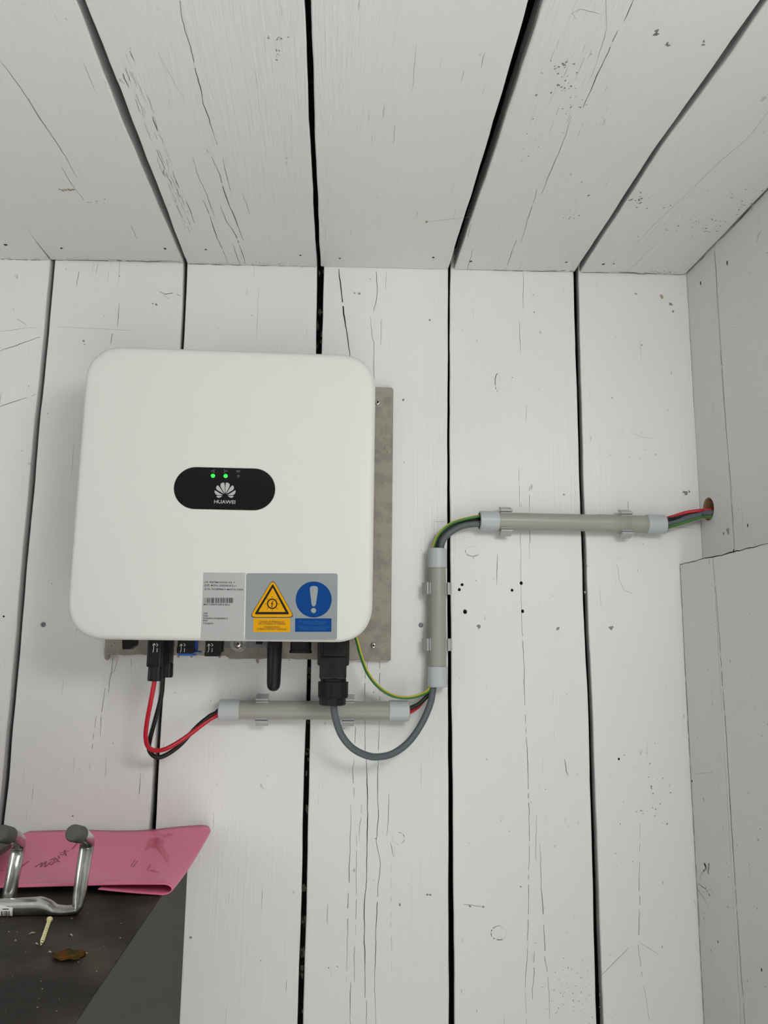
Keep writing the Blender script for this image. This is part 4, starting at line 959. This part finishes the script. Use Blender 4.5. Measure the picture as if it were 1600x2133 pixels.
# hand-written word running up to the right
for st in [[(72, 1808), (88, 1797), (84, 1808), (96, 1795), (93, 1808), (103, 1799)], [(108, 1795), (102, 1799), (107, 1803), (114, 1795), (110, 1789), (104, 1793)], [(114, 1797), (121, 1795), (118, 1790)], [(113, 1787), (124, 1797)], [(124, 1790), (121, 1783)], [(124, 1777), (137, 1776), (130, 1783), (126, 1780)], [(138, 1784), (134, 1772), (144, 1774)], [(150, 1770), (160, 1758), (166, 1748)], [(42, 1808), (52, 1800), (60, 1795)], [(0, 1816), (8, 1813)]]:
    pen(bm, st, .0020)
for st in [[(272, 1806), (282, 1792)], [(277, 1807), (287, 1794)]]: pen(bm, st, .0012)
ob('handwriting', bm, M_PINKD, bag, kind='stuff')
bm = NB(); prev = None
for k in range(41):
    x = xR0 - .012 - .30 * k / 40; cur = []
    for yy, up2 in ((yf_ + .0006, .0004), (yf_ + .002, .0013), (yf_ + .011, .0015), (yf_ + .0125, .0008)):
        cur.append(bm.verts.new((x, yy, bag_z(x, yy) + up2)))
    if prev:
        for q in range(3): bm.faces.new((prev[q], prev[q + 1], cur[q + 1], cur[q]))
    prev = cur
ob('hem', bm, M_PINK, bag, smooth=True)
bm = NB(); T = [[(300, 1768), (309, 1748), (330, 1745), (343, 1752), (340, 1764), (352, 1784), (349, 1800), (338, 1785), (325, 1768), (312, 1766), (302, 1774)], [(332, 1740), (352, 1737), (362, 1739), (343, 1746)], [(304, 1814), (312, 1801), (315, 1803), (309, 1812), (322, 1813), (334, 1820), (318, 1817)]]
for t in T:
    bm.faces.new([bm.verts.new(on_bag(u, v)) for u, v in t])
ob('tape', bm, M_PINKT, bag, label='shiny torn patches of clear tape')

# ------------------------------------------------------------------ galvanised double hook on the worktop
base0 = at(80, 1909, z=ZT); rt = .0086
bc = Vector((base0.x, base0.y + .004, ZT + rt + .0003)); zc0 = bc.z
def hk(u, v, dy=0): return at(u, v, y=bc.y + dy)
hook = thing('tube_hook', 'galvanised steel double tube hook with rubber tips lying on the worktop', 'hook', (bc.x, bc.y, ZT))
CT = [(-400, 1891, 0, .0078, 1, 1), (-100, 1891, 0, .0078, 1, 1), (0, 1891.5, 0, .0079, 1, 1), (50, 1891.5, 0, .0083, 1, 1), (82, 1891.5, 0, .0087, 1.05, 1), (100, 1893, 0, .0081, 1.1, .88), (115, 1896.5, 0, .0076, 1.2, .62),
      (135, 1898.5, 0, .0072, 1.25, .58), (152, 1898, 0, .0072, 1.2, .62), (160.5, 1891, .001, .0072, 1.15, .72), (163, 1880, .002, .0071, 1.1, .86), (166, 1860, .003, .0070, 1, .96), (171, 1825, .005, .0070, 1, 1),
      (177, 1785, .009, .0070, 1, 1), (181.5, 1760, .010, .0070, .9, 1.06), (182, 1749, .004, .0068, .9, 1), (174, 1740.5, -.008, .0068, 1, 1), (164, 1737, -.017, .0068, 1, 1)]
path = catmull([hk(c[0], c[1], c[2]) for c in CT], 6)
def along(q): return [CT[i // 6][q] + (CT[min(i // 6 + 1, len(CT) - 1)][q] - CT[i // 6][q]) * (i % 6) / 6 for i in range(len(path))]
rad, sxs, sys_ = along(3), along(4), along(5)
for i, p in enumerate(path):                       # nothing sinks into the worktop
    p.z = max(p.z, ZT + rad[i] * sys_[i] + .0002)
bm = NB(); tube(bm, path, rad, 22, prof=lambda i, a: (sxs[i], sys_[i])); ob('main_tube', bm, M_GALV, hook, smooth=True)
P = [hk(12, 1905, .012), hk(16, 1880, .015), hk(22, 1850, .016), hk(30, 1810, .018), hk(36, 1778, .022), hk(39, 1757, .021), hk(36, 1748, .012), hk(25, 1742, -.002), hk(14, 1739, -.012)]
P[0].z = max(P[0].z, ZT + .0085); P[0].y = P[1].y = max(P[0].y, bc.y + .0165)
path = catmull(P, 6); bm = NB(); tube(bm, path, .0071, 20, prof=lambda i, a: (1, 1 - .22 * math.exp(-((i - 24) / 4.0) ** 2))); ob('side_prong', bm, M_GALV, hook, smooth=True)
def rcap(p0, p1, r):
    bm = NB(); d = (p1 - p0); tube(bm, [p0 + d * t for t in (0, .04, .85, .95, 1)], [r * .88, r, r, r * .93, r * .8], 22); sharp(ob('rubber_cap', bm, M_RUBBER, hook), 35)
rcap(hk(168, 1738.5, -.012), hk(150.5, 1735, -.029), .0084)
rcap(hk(20, 1740.5, -.008), hk(1, 1735.5, -.027), .0084)
# bar code label stuck around the main tube
def lab(u0, u1, a0, a1, k=0):
    bm = NB(); x0, x1 = hk(u0, 1890).x, hk(u1, 1890).x; zl = hk(0, 1891.3).z; R = .0080 + .0004 + k
    for i in range(8):
        t0, t1 = a0 + (a1 - a0) * i / 8, a0 + (a1 - a0) * (i + 1) / 8
        bm.faces.new([bm.verts.new((x, bc.y - R * math.cos(t), zl + R * math.sin(t))) for x, t in ((x0, t0), (x1, t0), (x1, t1), (x0, t1))])
    return bm
lb = ob('paper_label', lab(-30, 33, -.75, .75), M_PAPER, hook)
bm = NB()
for u in (-22, -15, -8, 1, 3, 10, 13.5, 17, 20, 23.5, 26):
    b2 = lab(u, u + random.uniform(1, 2.2), -.70, -.05, .0001); me = bpy.data.meshes.new('t'); b2.to_mesh(me); b2.free(); bm.from_mesh(me); bpy.data.meshes.remove(me)
b2 = lab(12, 25, .12, .22, .0001); me = bpy.data.meshes.new('t'); b2.to_mesh(me); b2.free(); bm.from_mesh(me); bpy.data.meshes.remove(me)
ob('bar_code', bm, M_INK, lb, kind='stuff')
# dark steel plate standing behind the left prong
bm = NB(); p, q = at(-60, 1757, y=-.10), at(19, 1771, y=-.10)
box(bm, (p.x, -.13, q.z), (q.x, -.06, p.z), .001); o = ob('steel_bar', bm, M_DARKSTEEL, loc=(p.x, -.1, q.z)); tag(o, 'flat dark grey steel bar behind the left rubber tip, on the pink bag', 'bar')
